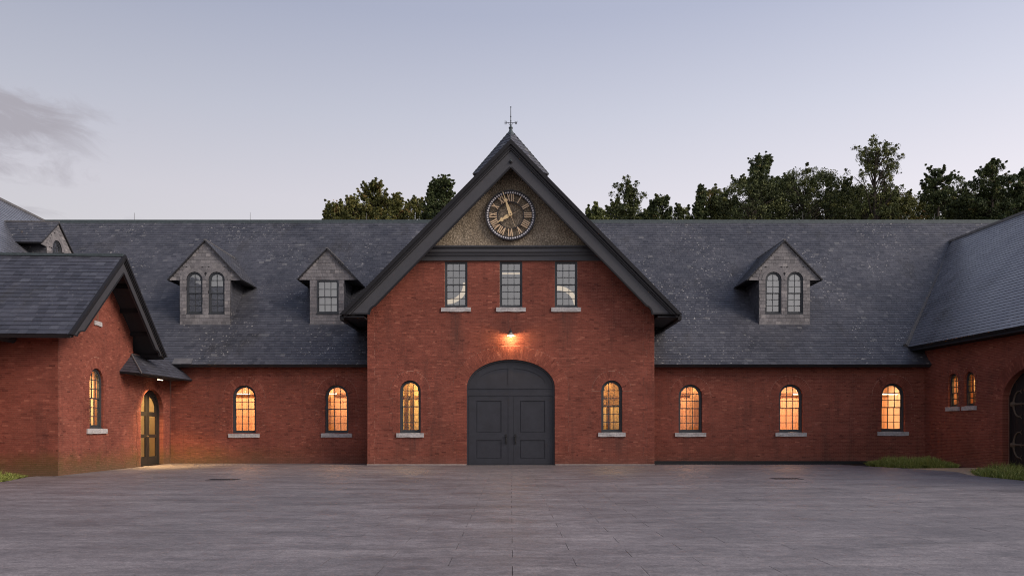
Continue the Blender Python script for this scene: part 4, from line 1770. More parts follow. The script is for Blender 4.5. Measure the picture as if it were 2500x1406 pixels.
# ------------------------------------------------------------------ range with the arched door on the right
GR = thing('arched_door_range', 'brick range at right with tall slate roof, two slit windows and black arched door', 'building', (20.0, 38.6, 0))
dR = np.array((.056, -1, 0)) / math.hypot(1, .056)
qr = math.hypot(1, .056)
FRW = Fr((20.0, 38.6, 0), dR, UP)                                  # s grows towards the viewer
sr = lambda u: (38.6 - 22.1616 / ((u - CX) / F + .056)) * qr
BPR = Pieces()
gs0, gw, gh, grise = (38.6 - 31.05) * qr, 3.86, 4.12, 1.30
hb = [surround(BPR, FRW, gs0, 0, gw, gh, grise, ring=3, wide=.62, narrow=.5, block=8)]
nw = [((sr(2316) + sr(2337)) / 2 + .02, 2.66, .70, 1.52), ((sr(2355) + sr(2379)) / 2 + .02, 2.66, .70, 1.52)]
hp = []
for s, z0, w, h in nw:
    hb.append(surround(BPR, FRW, s, z0, w, h, w / 2, ring=1, wide=.20, narrow=.16))
    hp.append(arch_pts(s, z0 - .02, w + .06, h + .05, w / 2 + .03))
wt = 5.75
wm = MB()
gpo = arch_pts(gs0, -.05, gw + .06, gh + .08, grise + .03, 24)
wm.plate(FRW, [(0, -.05), (gs0 - gw / 2 - .03, -.05)] + gpo[2:][::-1] + [(gs0 + gw / 2 + .03, -.05), (20, -.05), (20, wt), (0, wt)], hp, -.45, 0)
wo = wm.build('wall', M_MORTAR, GR)
lay_bricks(BPR, FRW, [[(0, -.03), (20, -.03), (20, wt), (0, wt)]] + hb, -.03, wt, gap=.003)
BPR.finish('brick', 'brickwork', M_BRICK, wo)
for s, z0, w, h in nw:
    window(GR, FRW, s, z0, w, h, w / 2, 2, 3, 2, depth=.10, sill_w=.98, sill_h=.18, casing=.05, stile=.03, munt=.03)
room(GR, FRW, nw[0][0] - .8, nw[1][0] + .8, .3, 5.2, .46, 2.4, M_WOODY)
lamp('room_light', 'AREA', FRW.pt((nw[0][0] + nw[1][0]) / 2, 5.1, -1.3), 150, (1, .60, .25), 1.4, .6, parent=GR)
# black plank door with wrought strap hinges
DNR = -.28
Ag = (gs0, 0, gw + .04, gh + .02, grise + .02)
pb = Pieces()
gd = MB()
gd.plate(FRW, arch_pts(gs0, .0, gw + .06, gh + .03, grise + .03, 24), [], DNR - .15, DNR - .035)
gdo = gd.build('door', M_BDOOR, GR)
x = gs0 - gw / 2
while x < gs0 + gw / 2 - .01:
    x1 = min(x + .129, gs0 + gw / 2)
    ht = min(arch_top(x + .01, *Ag), arch_top(x1 - .01, *Ag)) - .01
    pb.add(FRW, x + .004, x1 - .004, .02, ht, DNR - .04, DNR + R.uniform(-.003, .003), .5)
    x = x1
pb.finish('plank', 'planking', M_BDOOR, gdo)
hs0 = gs0 - gw / 2 + .24
for hz in (wz(986, 32.4), wz(1086, 32.4)):
    hm = MB()
    f = FRW.off(hs0, hz, DNR + .012)
    hm.lathe(f.pt(.02, -.09, 0), [(.0, .0), (.10, .0), (.13, .09), (.10, .18), (0, .18)], 8)
    for sg in (-1, 1):
        pts = [f.pt(.05 + .62 * (1 - math.cos(a)) * .55, sg * .52 * math.sin(a), .01) for a in np.linspace(0, 1.75, 9)]
        hm.tube(pts, [.05, .045, .04, .038, .035, .035, .035, .03, .02], 6)
        e = pts[-1]
        for b_ in (-.09, .09):
            hm.tube([e, e + FRW.s * .07 + FRW.t * b_], [.024, .012], 5)
    hm.tube([f.pt(.0, 0, .01), f.pt(.6, 0, .01), f.pt(1.05, 0, .01)], [.055, .035, .03], 6)
    for a in (.45, 1.0):
        for b_ in (-.09, .09):
            hm.tube([f.pt(a, 0, .01), f.pt(a + .06, b_, .01)], [.024, .012], 5)
    hm.build('strap_hinge', M_RUST, gdo)
# roof
e0 = np.array((19.32, 38.91, 5.63))
hdir = np.array((1, .056, 0)) / qr
RUN, RISE = 6.16, 6.74
fr = Fr(e0, dR, hdir * RUN + np.array((0, 0, RISE)))
LR = math.hypot(RUN, RISE)
vt = pr(fr, (25.47, 45.65, 12.37))
poly = [(0, 0), (22, 0), (22, LR), vt]
rm = MB()
rm.plate(fr, poly, [], -.15, -.005)
roR = rm.build('roof', M_DECK, GR)
SPR = Pieces()
lay_slates(SPR, fr, [poly], 0, LR - .03, .205, .27, spread=.13)
SPR.finish('slate', 'slate_covering', M_SLATE_N, roR)
vm = MB()
a, b_ = np.array(e0), np.array((25.47, 45.65, 12.37))
vf = frame3(b_, a, fr.pt(6, 3, 0))
Lv = np.linalg.norm(b_ - a)
for i in range(6):
    vm.box(vf, Lv * i / 6 + .005, Lv * (i + 1) / 6 - .005, -.24, .08, -.08, .22)
vm.build('valley_flashing', M_LEAD, GR)
rc = MB()
rf0 = fr.pt(vt[0], LR, 0)
rc.box(Fr(rf0, dR, UP), 0, 24, -.06, .07, -.1, .1)
rc.build('ridge_cap', M_LEAD, GR)
bs = MB()
f_b = Fr(fr.pt(22, 0, 0) + hdir * RUN * 2, -dR, -hdir * RUN + np.array((0, 0, RISE)))
bs.plate(f_b, [(0, 0), (22 - vt[0], 0), (22 - vt[0], LR), (0, LR)], [], -.15, -.005)
bs.build('rear_roof_slope', M_DECK, GR)
sfm = MB()
sfm.box(Fr(e0, dR, UP), 0, 22, -.20, -.12, -.8, -.02)
sfm.build('eave_soffit', M_TRIM2, GR)

# ------------------------------------------------------------------ range behind the annex on the far left
LRG = thing('rear_range', 'grey slate-roofed range rising behind the small annex at the far left edge', 'building', (-25, 40, 0))
rid = lambda y: -27.6 + .055 * (47.2 - y)
dL = np.array((-.055, 1, 0)) / math.hypot(1, .055)
hL = np.array((-1, -.055, 0)) / math.hypot(1, .055)
RZ = EAVE_Z + RIDGE_E
run = 9.2
oL = np.array((rid(22), 22, RZ)) - hL * run + np.array((0, 0, -run))
fL = Fr(oL, dL, hL + np.array((0, 0, 1)))
LL = run * S2
vb = pr(fL, (-18.4, 38.0, EAVE_Z))
vt2 = pr(fL, (-27.6, 47.2, RZ))
polyL = [(0, 0), (vb[0], 0), vt2, (0, LL)]
rm = MB()
rm.plate(fL, [(-18, 0), (vb[0], 0), vt2, (-18, LL)], [], -.15, -.005)  # unseen stretch towards the viewer, added to shade the annex front
roL = rm.build('roof', M_DECK, LRG)
SPL = Pieces()
lay_slates(SPL, fL, [[(-14, 0), (vb[0], 0), vt2, (-14, LL)]], 0, LL - .03, .22, .27)
SPL.finish('slate', 'slate_covering', M_SLATE_N, roL)
rc = MB()
rc.box(Fr((rid(22), 22, RZ), dL, UP), 0, 25.2, -.05, .07, -.1, .1)
rc.build('ridge_cap', M_LEAD, LRG)
lw = MB()
lw.box(Fr(oL - dL * 0 + hL * .7 + np.array((0, 0, .5)), dL, UP), -18, 15.5, -EAVE_Z, .0, -.35, 0)  # runs on out of view with the roof, added to shade the annex
lwo = lw.build('wall', M_MORTAR, LRG)
BPL = Pieces()
fLW = Fr(np.array((oL + hL * .7)[:2].tolist() + [0.0]), dL, UP)
lay_bricks(BPL, fLW, [[(-16, 0), (6, 0), (6, EAVE_Z + .4), (-16, EAVE_Z + .4)]], 0, EAVE_Z + .4)
BPL.finish('brick', 'brickwork', M_BRICK, lwo)
bsl = MB()
bsl.plate(Fr(np.array((rid(22), 22, RZ)) + hL * run + dL * 25 + np.array((0, 0, -run)), -dL, -hL + np.array((0, 0, 1))), [(0, 0), (25, 0), (25, LL), (0, LL)], [], -.15, -.005)
bsl.build('rear_roof_slope', M_DECK, LRG)
fD = Fr((-22.7, 40.0, 0), dL, UP)
backL = lambda z: max(.02, (-22.7 + 1.0) - (rid(40) + (RZ - z)) - 1.0 + 0.0)
dormer(LRG, fD, backL, 1.05, 1.62, 9.0, 10.62, 11.96, [(-.05, 9.35, .92, 1.72, .46, 3, 3, 3)], [None])

# ------------------------------------------------------------------ wall clock
CKZ = zF(528.3)
ck = thing('wall_clock', 'round skeleton clock with gold Roman numerals on the gable', 'clock', (xF(1246.3), YF, CKZ))
FC = Fr((xF(1246.3), YF - .17, CKZ), (1, 0, 0), UP)


def circ(r, n=72):
    return [(r * math.cos(2 * math.pi * i / n), r * math.sin(2 * math.pi * i / n)) for i in range(n)]


m = MB()
m.plate(FC, circ(1.155), [circ(1.09)], -.10, .07)
m.plate(FC, circ(1.09), [circ(.975)], -.03, .0)
rim = m.build('rim', M_CLOCK, ck)
m = MB()
m.plate(FC, circ(.625), [circ(.590)], -.05, .02)
for i in range(12):
    a = i * math.pi / 6
    f = Fr(FC.pt(0, 0, -.035), FC.s * math.cos(a) + FC.t * math.sin(a), -FC.s * math.sin(a) + FC.t * math.cos(a))
    m.box(f, .60, 1.0, -.010, .010, 0, .02)
m.build('inner_ring', M_CLOCK, ck)
for i in range(60):
    a = 2 * math.pi * i / 60
    f = Fr(FC.pt(0, 0, 0), FC.s * math.cos(a) + FC.t * math.sin(a), -FC.s * math.sin(a) + FC.t * math.cos(a))
    m = MB()
    m.box(f, 1.015, 1.088, -.033, .033, 0, .018)
    m.build('minute_mark', M_WHITE, ck)


def numeral(txt, hour):
    th = math.pi / 2 - hour * math.pi / 6
    rad = FC.s * math.cos(th) + FC.t * math.sin(th)
    tan = FC.s * math.sin(th) - FC.t * math.cos(th)
    f = Fr(FC.pt(0, 0, .03), tan, rad)
    r0, r1 = .625, .965
    th_ = .048
    wd = {'I': .085, 'V': .17, 'X': .17}
    tot = sum(wd[c] for c in txt)
    x = -tot / 2
    m = MB()
    for c in txt:
        w = wd[c]
        if c == 'I':
            m.plate(f, [(x + w / 2 - th_ / 2, r0), (x + w / 2 + th_ / 2, r0), (x + w / 2 + th_ / 2, r1), (x + w / 2 - th_ / 2, r1)], [], 0, .02)
        elif c == 'V':
            for k_, (xt, tt) in enumerate(((x + .03, .05), (x + w - .025, .034))):
                xb_ = x + w / 2
                m.plate(f, [(xb_ - tt / 2, r0), (xb_ + tt / 2, r0), (xt + tt / 2, r1), (xt - tt / 2, r1)], [], .001 * k_, .02 + .001 * k_)
        else:
            for k_, (xa, xb_, tt) in enumerate(((x + .028, x + w - .028, .034), (x + w - .028, x + .028, .05))):
                m.plate(f, [(xa - tt / 2, r0), (xa + tt / 2, r0), (xb_ + tt / 2, r1), (xb_ - tt / 2, r1)], [], .001 * k_, .02 + .001 * k_)
        x += w
    m.build('numeral', M_GOLD, ck)


for i, t in enumerate(('I', 'II', 'III', 'IIII', 'V', 'VI', 'VII', 'VIII', 'IX', 'X', 'XI', 'XII')):
    numeral(t, i + 1)


def hand(name, ang, prof, c, mat):
    th = math.pi / 2 - math.radians(ang)
    rad = FC.s * math.cos(th) + FC.t * math.sin(th)
    tan = FC.s * math.sin(th) - FC.t * math.cos(th)
    f = Fr(FC.pt(0, 0, c), tan, rad)
    m = MB()
    m.plate(f, [(w, r) for r, w in prof] + [(-w, r) for r, w in prof[::-1]], [], 0, .015)
    return m.build(name, mat, ck)


hand('minute_hand', 341, [(-.05, .06), (.06, .085), (.16, .075), (.20, .05), (.22, .075), (.40, .055), (.62, .03), (.66, .075), (.71, .07), (.74, .02), (1.07, .016)], .20, M_GOLD2)
hand('hour_hand', 239, [(-.05, .06), (.06, .085), (.10, .05), (.14, .075), (.22, .085), (.40, .04), (.43, .09), (.50, .085), (.53, .03), (.72, .008)], .17, M_GOLD2)
hand('second_hand', 158.5, [(-.05, .008), (.62, .006)], .14, M_GOLD)
hand('counterweight', 64, [(0, .005), (.42, .004)], .13, M_GOLD)
m = MB()
m.plate(FC, circ(.085, 24), [], .0, .225)
m.build('hub', M_GOLD2, ck)
m = MB()
m.plate(FC, circ(.02, 10), [], .22, .24)
m.build('hub_pin', M_CLOCK, ck)

# ------------------------------------------------------------------ weather vane and lightning rods
vz = lambda v: wz(v, YC)
wv = thing('weather_vane', 'thin iron weather vane with compass letters on the roof peak', 'weather vane', (0, YC, capz1))
m = MB()
m.tube([(0, YC, capz1 + .05), (0, YC, vz(296)), (0, YC, vz(263))], [.028, .020, .014], 8)
m.build('pole', M_IRON, wv)
m = MB()
m.lathe((0, YC, capz1), [(.06, .05), (.10, .09), (.10, .14), (.04, .18), (.03, .30)], 12)
m.build('collar', M_COPPER, wv)
m = MB()
for z in (vz(262), vz(285), vz(296)):
    m.lathe((0, YC, z - .03), [(0, 0), (.028, .012), (.034, .03), (.028, .048), (0, .06)], 10)
m.smooth = True
m.build('ball', M_IRON, wv)
bz = vz(300)
m = MB()
m.tube([(-.20, YC, bz), (.20, YC, bz)], .012, 6)
m.tube([(0, YC - .24, bz), (0, YC + .24, bz)], .012, 6)
for sg in (-1, 1):
    pts = [(sg * .12 * math.cos(a), YC, bz - .12 + .11 * math.sin(a)) for a in np.linspace(.1, 1.4, 6)]
    m.tube([(sg * .02, YC, bz - .16)] + pts[::-1][:0] + [(sg * .06, YC, bz - .09), (sg * .11, YC, bz - .015)], .009, 5)
m.build('arm', M_IRON, wv)
FV = Fr((0, YC, bz), (1, 0, 0), UP)
m = MB()                                                           # E seen from behind
for b0 in (-.075, -.010, .055):
    m.box(FV, -.295, -.215, b0, b0 + .020, -.008, .008)
m.box(FV, -.222, -.200, -.075, .075, -.009, .009)
m.build('letter', M_IRON, wv)
m = MB()
zz = [(.20, .075), (.225, -.075), (.25, .045), (.275, -.075), (.30, .075)]
for i in range(4):
    (x0, b0), (x1, b1) = zz[i], zz[i + 1]
    m.plate(FV, [(x0 - .011, b0), (x0 + .011, b0), (x1 + .011, b1), (x1 - .011, b1)], [], -.008 - .0005 * i, .008 + .0005 * i)
m.build('letter', M_IRON, wv)
RY, RZ2 = EAVE_Y + RIDGE_E, EAVE_Z + RIDGE_E + .06
for u, vv, lb in ((328, 519, 'thin lightning rod on the ridge nearest the left edge of the photo'), (611, 518, 'thin lightning rod on the ridge against open sky between the two left dormers'),
                  (895, 520, 'thin lightning rod on the ridge before the trees left of the gable'), (1960, 517, 'thin lightning rod on the ridge before the dark round trees'),
                  (2282, 521, 'thin lightning rod on the ridge nearest the right edge of the photo')):
    t = thing('lightning_rod', lb, 'lightning rod', (wx(u, RY), RY, RZ2), 'lightning rods along the ridge')
    m = MB()
    x = wx(u, RY)
    m.tube([(x, RY, RZ2 - .04), (x, RY, wz(vv, RY) - .05), (x, RY, wz(vv, RY))], [.013, .010, .003], 6)
    m.build('rod', M_LEAD, t)
    m = MB()
    m.lathe((x, RY, RZ2 - .06), [(.05, 0), (.04, .05), (.015, .08)], 8)
    m.build('foot', M_LEAD, t)

# ------------------------------------------------------------------ lamps
LZ = zF(821)
wl_ = thing('wall_lamp', 'lit bell-shaped lamp on the brick wall above the big double door', 'lamp', (0, YF, LZ))
LY = YF - .36
m = MB()
m.tube([(0, YF - .01, LZ + .20), (0, YF - .15, LZ + .32), (0, LY + .06, LZ + .33), (0, LY, LZ + .26), (0, LY, LZ + .14)], .016, 8)
m.lathe((0, LY, LZ + .08), [(.035, .12), (.045, .06), (.05, .0)], 12)
m.build('arm', M_IRON, wl_)
m = MB()
m.box(FF, -.06, .06, LZ + .12, LZ + .28, .0, .03)
m.build('wall_plate', M_IRON, wl_)
m = MB()
m.lathe((0, LY, LZ), [(.05, .13), (.07, .10), (.13, .05), (.20, .0), (.205, -.01), (.195, -.012), (.12, .04), (.06, .09)], 24)
m.smooth = True
m.build('lamp_shade', plain('enamel_shade', (.35, .32, .28), .4, var=.02), wl_)
m = MB()
m.lathe((0, LY, LZ - .06), [(0, 0), (.04, .015), (.055, .05), (.04, .09), (.02, .12)], 14)
m.smooth = True
m.build('bulb', M_BULB, wl_)
lamp('lamp_light', 'POINT', (0, LY - .0, LZ - .10), 70, (1, .60, .27), .05, parent=wl_)

hp_ = FW.pt(36.0 * q, 3.91, .52)
hl = thing('soffit_light', 'slim lit bar lamp under the slate hood over the annex door', 'lamp', tuple(hp_))
m = MB()
m.box(Fr(hp_, FW.s, UP), -.26, .26, -.035, .0, -.03, .03)
m.build('housing', M_WHITE, hl)
m = MB()
m.box(Fr(hp_, FW.s, UP), -.25, .25, -.05, -.036, -.028, .028)
m.build('diffuser', M_BAR, hl)
lamp('lamp_light', 'AREA', (hp_[0], hp_[1], hp_[2] - .06), 160, (1, .62, .26), .08, .5, (0, 0, .05), parent=hl, spread=math.radians(100))

# strip lamps hanging in the workshops, seen through the windows
for (x0, x1, lb) in ((xB(570), xB(610), 'glowing strip lamp hanging inside the first arched window left of the clock building'),
                     (xB(780), xB(822), 'glowing strip lamp hanging inside the arched window next to the clock building, on its left'),
                     (xB(1715), xB(1760), 'glowing strip lamp behind the first arched window right of the clock building'),
                     (xB(1935), xB(1985), 'glowing strip lamp behind the middle arched window of the right wing'),
                     (xB(2140), xB(2215), 'glowing strip lamp behind the last arched window by the inner corner')):
    yy = YB + 1.9
    k_ = (yy) / YB
    t = thing('strip_lamp', lb, 'lamp', (x0 * k_, yy, 3.42), 'strip lamps inside the wings')
    m = MB()
    m.tube([(x0 * k_, yy, 3.42), (x1 * k_, yy + .02, 3.42)], .022, 8)
    m.build('tube', M_TUBE, t)
    m = MB()
    m.box(Fr((x0 * k_, yy, 3.46), (1, 0, 0), UP), 0, (x1 - x0) * k_, .0, .05, -.05, .05)
    for a in (.2, (x1 - x0) * k_ - .2):
        m.tube([(x0 * k_ + a, yy, 3.5), (x0 * k_ + a, yy, 4.15)], .008, 5)
    m.build('housing', M_WHITE, t)

# curved lit loops hanging in the loft, seen through its windows
for (u0, v0, ru, a0, a1, lb) in ((1093, 694, 48, -1.75, .1, 'curved glowing band hanging behind the left loft window'), (1362, 748, 50, -.1, 1.75, 'curved glowing band hanging behind the right loft window')):
    yy = 38.4
    x_, z_, r_ = wx(u0, yy), wz(v0, yy), ru * yy / F
    m = MB()
    fr_ = Fr((x_, yy, z_), (1, 0, 0), UP)
    A_ = np.linspace(a0, a1, 18)
    m.plate(fr_, [(r_ * math.cos(a), r_ * math.sin(a)) for a in A_] + [((r_ - .21) * math.cos(a), (r_ - .21) * math.sin(a)) for a in A_[::-1]], [], -.03, 0)
    m.build('loop_lamp', M_RING, None, lb, 'lamp', None, 'loop lamps in the loft')
yy = 38.6
t = thing('strip_lamp', 'straight glowing strip lamp behind the middle loft window', 'lamp', (0, yy, wz(668, yy)), 'loop lamps in the loft')
m = MB()
m.tube([(wx(1215, yy), yy, wz(668, yy)), (wx(1282, yy), yy, wz(668, yy))], .04, 8)
m.build('tube', M_RING, t)

# ------------------------------------------------------------------ hill and trees behind
hx = np.linspace(-160, 200, 46)
hy = np.linspace(52, 260, 30)
X, Y = np.meshgrid(hx, hy)
hill_z = lambda x, y: np.clip((y - 54) * .42, -.2, 11.5) + 0.8 * np.sin(x * .09) + .5 * np.sin(y * .13 + x * .05)
Z = hill_z(X, Y)
Z[0] = -.3
idx = np.arange(X.size).reshape(X.shape)
Fq = np.stack([idx[:-1, :-1], idx[:-1, 1:], idx[1:, 1:], idx[1:, :-1]], -1).reshape(-1, 4)
me = fast_mesh('hill', np.stack([X, Y, Z], -1).reshape(-1, 3), Fq)
me.materials.append(M_SOIL)
o = bpy.data.objects.new('hill', me)
COL.objects.link(o)
tagit(o, 'wooded rise behind the buildings hidden by the roofs', 'hill', None, 'structure')


def leaves(cs, rad, per, size, r, flat=.8, droop=0.0, mat=None, parent=None, tone0=.45, tspread=.2, elong=1.0):
    """clumps of leaf-sized faces round the points cs"""
    cs = np.array(cs)
    n = len(cs) * per
    c = np.repeat(cs, per, 0)
    g = r.normal(0, 1, (n, 3))
    g /= np.linalg.norm(g, axis=1, keepdims=True)
    g *= (r.random(n) ** .45)[:, None]
    rr = np.repeat(np.broadcast_to(rad, (len(cs),)), per)
    p = c + g * rr[:, None] * np.array((1, 1, flat))
    a = r.normal(0, 1, (n, 3))
    a /= np.linalg.norm(a, axis=1, keepdims=True)
    b = np.cross(a, r.normal(0, 1, (n, 3)))
    b /= np.linalg.norm(b, axis=1, keepdims=True) + 1e-9
    sz = size * r.uniform(.55, 1.3, n)[:, None]
    a, b = a * sz * .5 * elong, b * sz * .33
    V = np.stack([p - a, p + b, p + a, p - b], 1).reshape(-1, 3)
    Fc = np.arange(n * 4).reshape(n, 4)
    ct = np.repeat(r.normal(tone0, tspread, len(cs)), per)
    tone = np.clip(ct + r.normal(0, .12, n), 0, .999)
    L = root_loc(parent)
    me = fast_mesh('crown', V - L, Fc, np.repeat(tone, 4))
    me.materials.append(mat)
    o = bpy.data.objects.new('crown', me)
    COL.objects.link(o)
    o.parent = parent
    return o


def tree(kind, u, vtop, hw_px, y, label, seed, mat=None):
    r = np.random.default_rng(seed)
    sc_ = F / y
    x = wx(u, y)
    ztop = wz(vtop, y)
    zg = float(hill_z(np.array(x), np.array(y))) - .2
    H = ztop - zg
    hw = hw_px / sc_
    zc = min(wz(590, y), ztop - 1.5)                               # foot of the crown
    Hc = ztop - zc
    t = thing({'pine': 'pine_tree', 'spire': 'conifer_tree', 'open': 'open_tree', 'round': 'broadleaf_tree', 'flat': 'pine_tree', 'bush': 'small_tree'}[kind], label, 'tree', (x, y, zg), 'trees behind the roofs')
    tr, br = MB(), MB()
    pts, rad = [], []
    lean = r.normal(0, .18, 2)
    spine = lambda q: np.array((x + lean[0] * q * 2 + .2 * math.sin(q * 5 + seed), y + lean[1] * q * 2, zg + H * q))
    at = lambda qc: spine((zc + Hc * qc - zg) / H)                 # by crown height
    tw = .10 + H * .012
    top_q = .9 if kind != 'round' else .8
    tr.tube([spine(q) for q in np.linspace(0, top_q, 9)], [tw * (1 - q * .9) for q in np.linspace(0, top_q, 9)], 7)
    tr.build('trunk', M_BARK, t)

    def limb(p0, p1, r0, bend):
        p0, p1 = np.array(p0), np.array(p1)
        mid = (p0 + p1) / 2 + np.array((0, 0, bend))
        br.tube([p0, mid, p1], [r0, r0 * .65, r0 * .3], 5, False)

    def plume(p, n, step, r0, out=(0, 0)):
        for i in range(n):
            f_ = i / max(1, n - 1)
            pts.append(np.array(p) + np.array((out[0] * i, out[1] * i, step * i)) + r.normal(0, .06, 3))
            rad.append(r0 * (1 - .6 * f_))

    if kind in ('round', 'bush'):
        tall = kind == 'bush'
        prof = lambda q: (max(0, 1 - max(0, (q - .3) / .72) ** (1.5 if tall else 2.3))) ** .5
        hw *= 1.0 if tall else 1.12
        n = int(24 + 17 * hw * Hc / (1.6 if tall else 1.0) * .5)
        for i in range(n):
            a, q = r.uniform(0, 6.28), r.random() ** .9
            k_ = hw * prof(q) * r.uniform(.15, 1) ** .5
            p = np.array((x + k_ * math.cos(a), y + k_ * .8 * math.sin(a), zc + Hc * .98 * q))
            pts.append(p)
            rad.append(r.uniform(.38, .72) * (.75 if tall else 1))
            if i % 4 == 0:
                limb(at(max(0, q - .35)), p, .05, .2)
        for i in range(int(14 + hw * (9 if tall else 7))):         # ragged tips
            a, q = r.uniform(0, 6.28), r.uniform(.35, 1)
            k_ = hw * prof(q) * r.uniform(.85, 1.06)
            p = np.array((x + k_ * math.cos(a), y + k_ * .8 * math.sin(a), zc + Hc * .98 * q))
            plume(p, 4, .20, .26, (.06 * math.cos(a), .06 * math.sin(a)))
        leaves(pts, rad, 84, .155, r, .85, mat=mat or M_LEAF_D, parent=t, tspread=.22)
    elif kind == 'open':
        for i in range(int(30 + 11 * hw)):
            q0 = r.uniform(-.3, .75)
            a = r.uniform(0, 6.28)
            q1 = min(.97, q0 + r.uniform(.22, .5))
            prof = (1 - abs(q1 - .70) / .85) ** .5
            k_ = hw * r.uniform(.35, 1.0) * prof
            b0 = at(max(-.6, q0))
            p = np.array((x + lean[0] + k_ * math.cos(a), y + k_ * .8 * math.sin(a), zc + Hc * max(.05, q1)))
            limb(b0, p, .06, .15)
            for j in range(5):
                f_ = r.uniform(.5, 1)
                b1 = b0 + (p - b0) * f_ * .92
                p2 = b0 + (p - b0) * f_ + r.normal(0, .42, 3) * (.6 + hw * .16)
                limb(b1, p2, .02, .04)
                plume(p2, 2, .22, r.uniform(.24, .42))
        plume(at(.9), 4, .2 + Hc * .02, .34)
        leaves(pts, rad, 48, .13, r, .8, mat=mat or M_LEAF_L, parent=t)
    else:
        if kind == 'flat':
            prof = lambda q: (.35 if q < .5 else 1.0 if q < .86 else .72) if q > .12 else .8
        elif kind == 'spire':
            prof = lambda q: (1 - q) ** .8 * .95 + .06
        else:
            prof = lambda q: (1 - q) ** .48 * (.80 + .35 * math.sin(q * 17 + seed)) + .05
        tiers = int(5 + Hc * (2.0 if kind != 'spire' else 2.8))
        for i in range(tiers):
            q = max(0, (i + r.uniform(-.3, .3)) / tiers)
            if q > .97:
                continue
            w = hw * prof(q)
            if kind == 'flat' and .2 < q < .48 and r.random() < .6:
                continue
            for j in range(7 if hw > 1 else 5):
                a = r.uniform(0, 6.28)
                k_ = w * r.uniform(.55, 1.08)
                b0 = at(q)
                p = b0 + np.array((k_ * math.cos(a), k_ * math.sin(a), k_ * r.uniform(-.05, .42)))
                limb(b0 - np.array((0, 0, .1)), p, .04, -.06)
                m_ = max(2, int(k_ / .38))
                for e in range(m_):
                    f_ = .3 + .7 * (e + .5) / m_
                    pts.append(b0 + (p - b0) * f_ + r.normal(0, .10, 3))
                    rad.append(r.uniform(.20, .36) * min(1.1, .45 + hw * .25))
                plume(p, 3, .17, .20 * min(1.1, .45 + hw * .25), (.09 * math.cos(a), .09 * math.sin(a)))
        plume(at(.93), 4, Hc * .022 + .04, .24)
        leaves(pts, rad, 42, .14, r, .8, mat=mat or M_LEAF_P, parent=t, elong=1.3, tspread=.2)
    if br.V:
        br.build('limb', M_BARK, t)
    return t


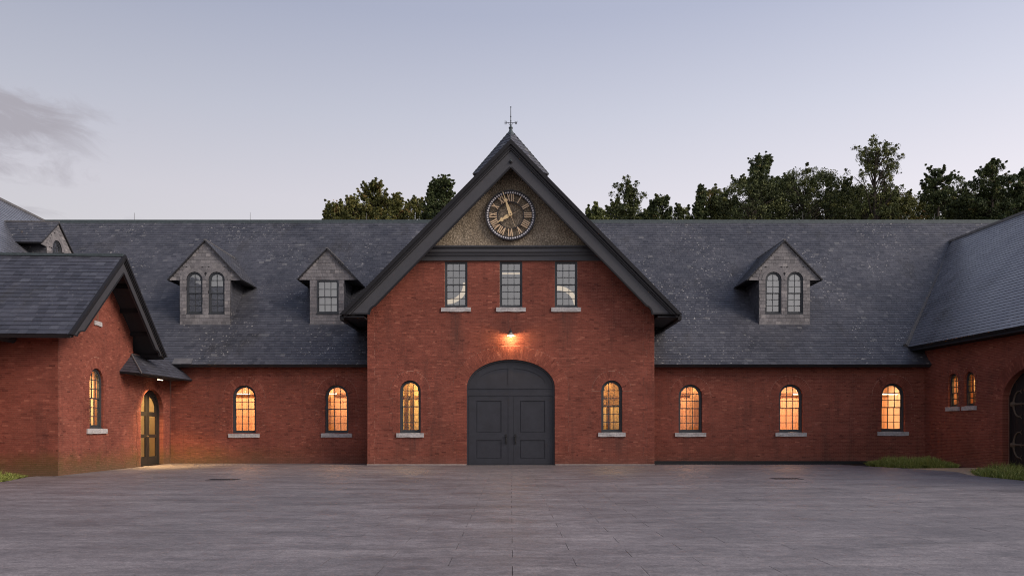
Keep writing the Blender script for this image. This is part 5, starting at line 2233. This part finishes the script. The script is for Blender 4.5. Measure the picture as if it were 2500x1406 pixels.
TREES = [
    ('round', 846, 512, 46, 78, 'low green tree filling the left foot of the left group', M_LEAF_A),
    ('bush', 945, 500, 58, 78, 'low dense tree behind the broad ragged tree', M_LEAF_D),
    ('bush', 1020, 492, 44, 77, 'low dense tree between the pointed trees left of the gable', M_LEAF_A),
    ('round', 1790, 496, 56, 80, 'low dark tree at the left foot of the wood', M_LEAF_D),
    ('round', 1905, 452, 78, 80, 'dark tree filling the wood between the back pine and the broadest tree', M_LEAF_D),
    ('round', 2045, 470, 70, 80, 'dark tree right of the broadest round tree', M_LEAF_D),
    ('round', 2140, 492, 70, 80, 'low dark tree under the tall airy tree', M_LEAF_D),
    ('round', 2325, 490, 60, 80, 'low dark tree right of the flat-topped pine', M_LEAF_D),
    ('round', 2425, 486, 64, 80, 'low dark tree under the tall pointed pine', M_LEAF_D),
    ('bush', 822, 498, 34, 70, 'low bushy tree at the left end of the left tree group', M_LEAF_A),
    ('bush', 862, 484, 30, 74, 'russet-tipped small tree beside the leftmost bushy tree', M_LEAF_A),
    ('pine', 912, 450, 62, 68, 'broad ragged tree, largest of the group left of the gable', M_LEAF_A),
    ('spire', 984, 474, 32, 72, 'short russet-topped tree between the broad tree and the gable', M_LEAF_A),
    ('spire', 1046, 448, 34, 70, 'narrow pointed tree next to the tall pine by the gable', M_LEAF_P),
    ('pine', 1096, 430, 46, 66, 'tall dark pine half hidden by the left slope of the gable', M_LEAF_P),
    ('bush', 1455, 511, 30, 64, 'low yellow-green bush just right of the gable', M_LEAF_L),
    ('bush', 1502, 500, 26, 72, 'low dark bush beside the yellow-green one', M_LEAF_D),
    ('open', 1532, 453, 30, 68, 'lone thin tree with a tufted top right of the gable', M_LEAF_D),
    ('bush', 1572, 517, 26, 76, 'lowest dark bush, barely above the ridge', M_LEAF_D),
    ('bush', 1611, 484, 27, 66, 'compact bushy tree standing alone right of the lone thin tree', M_LEAF_P),
    ('bush', 1665, 506, 24, 70, 'small scrubby tree left of the slim spire', M_LEAF_D),
    ('spire', 1712, 459, 26, 70, 'slim spire-shaped tree with sparse twigs', M_LEAF_P),
    ('open', 1757, 466, 30, 72, 'light leafy tree at the left foot of the dark wood', M_LEAF_A),
    ('pine', 1858, 388, 88, 78, 'tall dark pine rising at the back of the wood', M_LEAF_P),
    ('round', 1835, 446, 88, 70, 'dark round tree in front of the tall back pine', M_LEAF_D),
    ('round', 1975, 420, 108, 72, 'broadest dark round tree in the middle of the wood', M_LEAF_D),
    ('round', 2085, 455, 60, 74, 'dark tree at the left foot of the tall airy tree', M_LEAF_D),
    ('open', 2146, 356, 72, 68, 'tallest tree, airy and pale green with visible limbs', M_LEAF_L),
    ('round', 2185, 478, 64, 72, 'low green tree at the right foot of the tall airy tree', M_LEAF_A),
    ('flat', 2277, 421, 36, 66, 'flat-topped pine on a bare stem at the right', M_LEAF_P),
    ('round', 2280, 476, 62, 76, 'dark round tree beneath the flat-topped pine', M_LEAF_D),
    ('open', 2362, 444, 38, 74, 'thin ragged tree between the flat-topped pine and the big right pine', M_LEAF_P),
    ('round', 2375, 484, 60, 70, 'low dark round tree above the right valley of the roofs', M_LEAF_D),
    ('pine', 2440, 397, 76, 68, 'tall pointed pine near the right edge', M_LEAF_P),
    ('pine', 2494, 414, 60, 64, 'pine cut by the right edge of the photo', M_LEAF_P),
    ('round', 2470, 474, 70, 72, 'dark round tree beneath the pines at the right edge', M_LEAF_D),
]
for i, (kd, u, v, w, y, lb, mt) in enumerate(TREES):
    tree(kd, u, v, w, y, lb, 100 + i, mt)
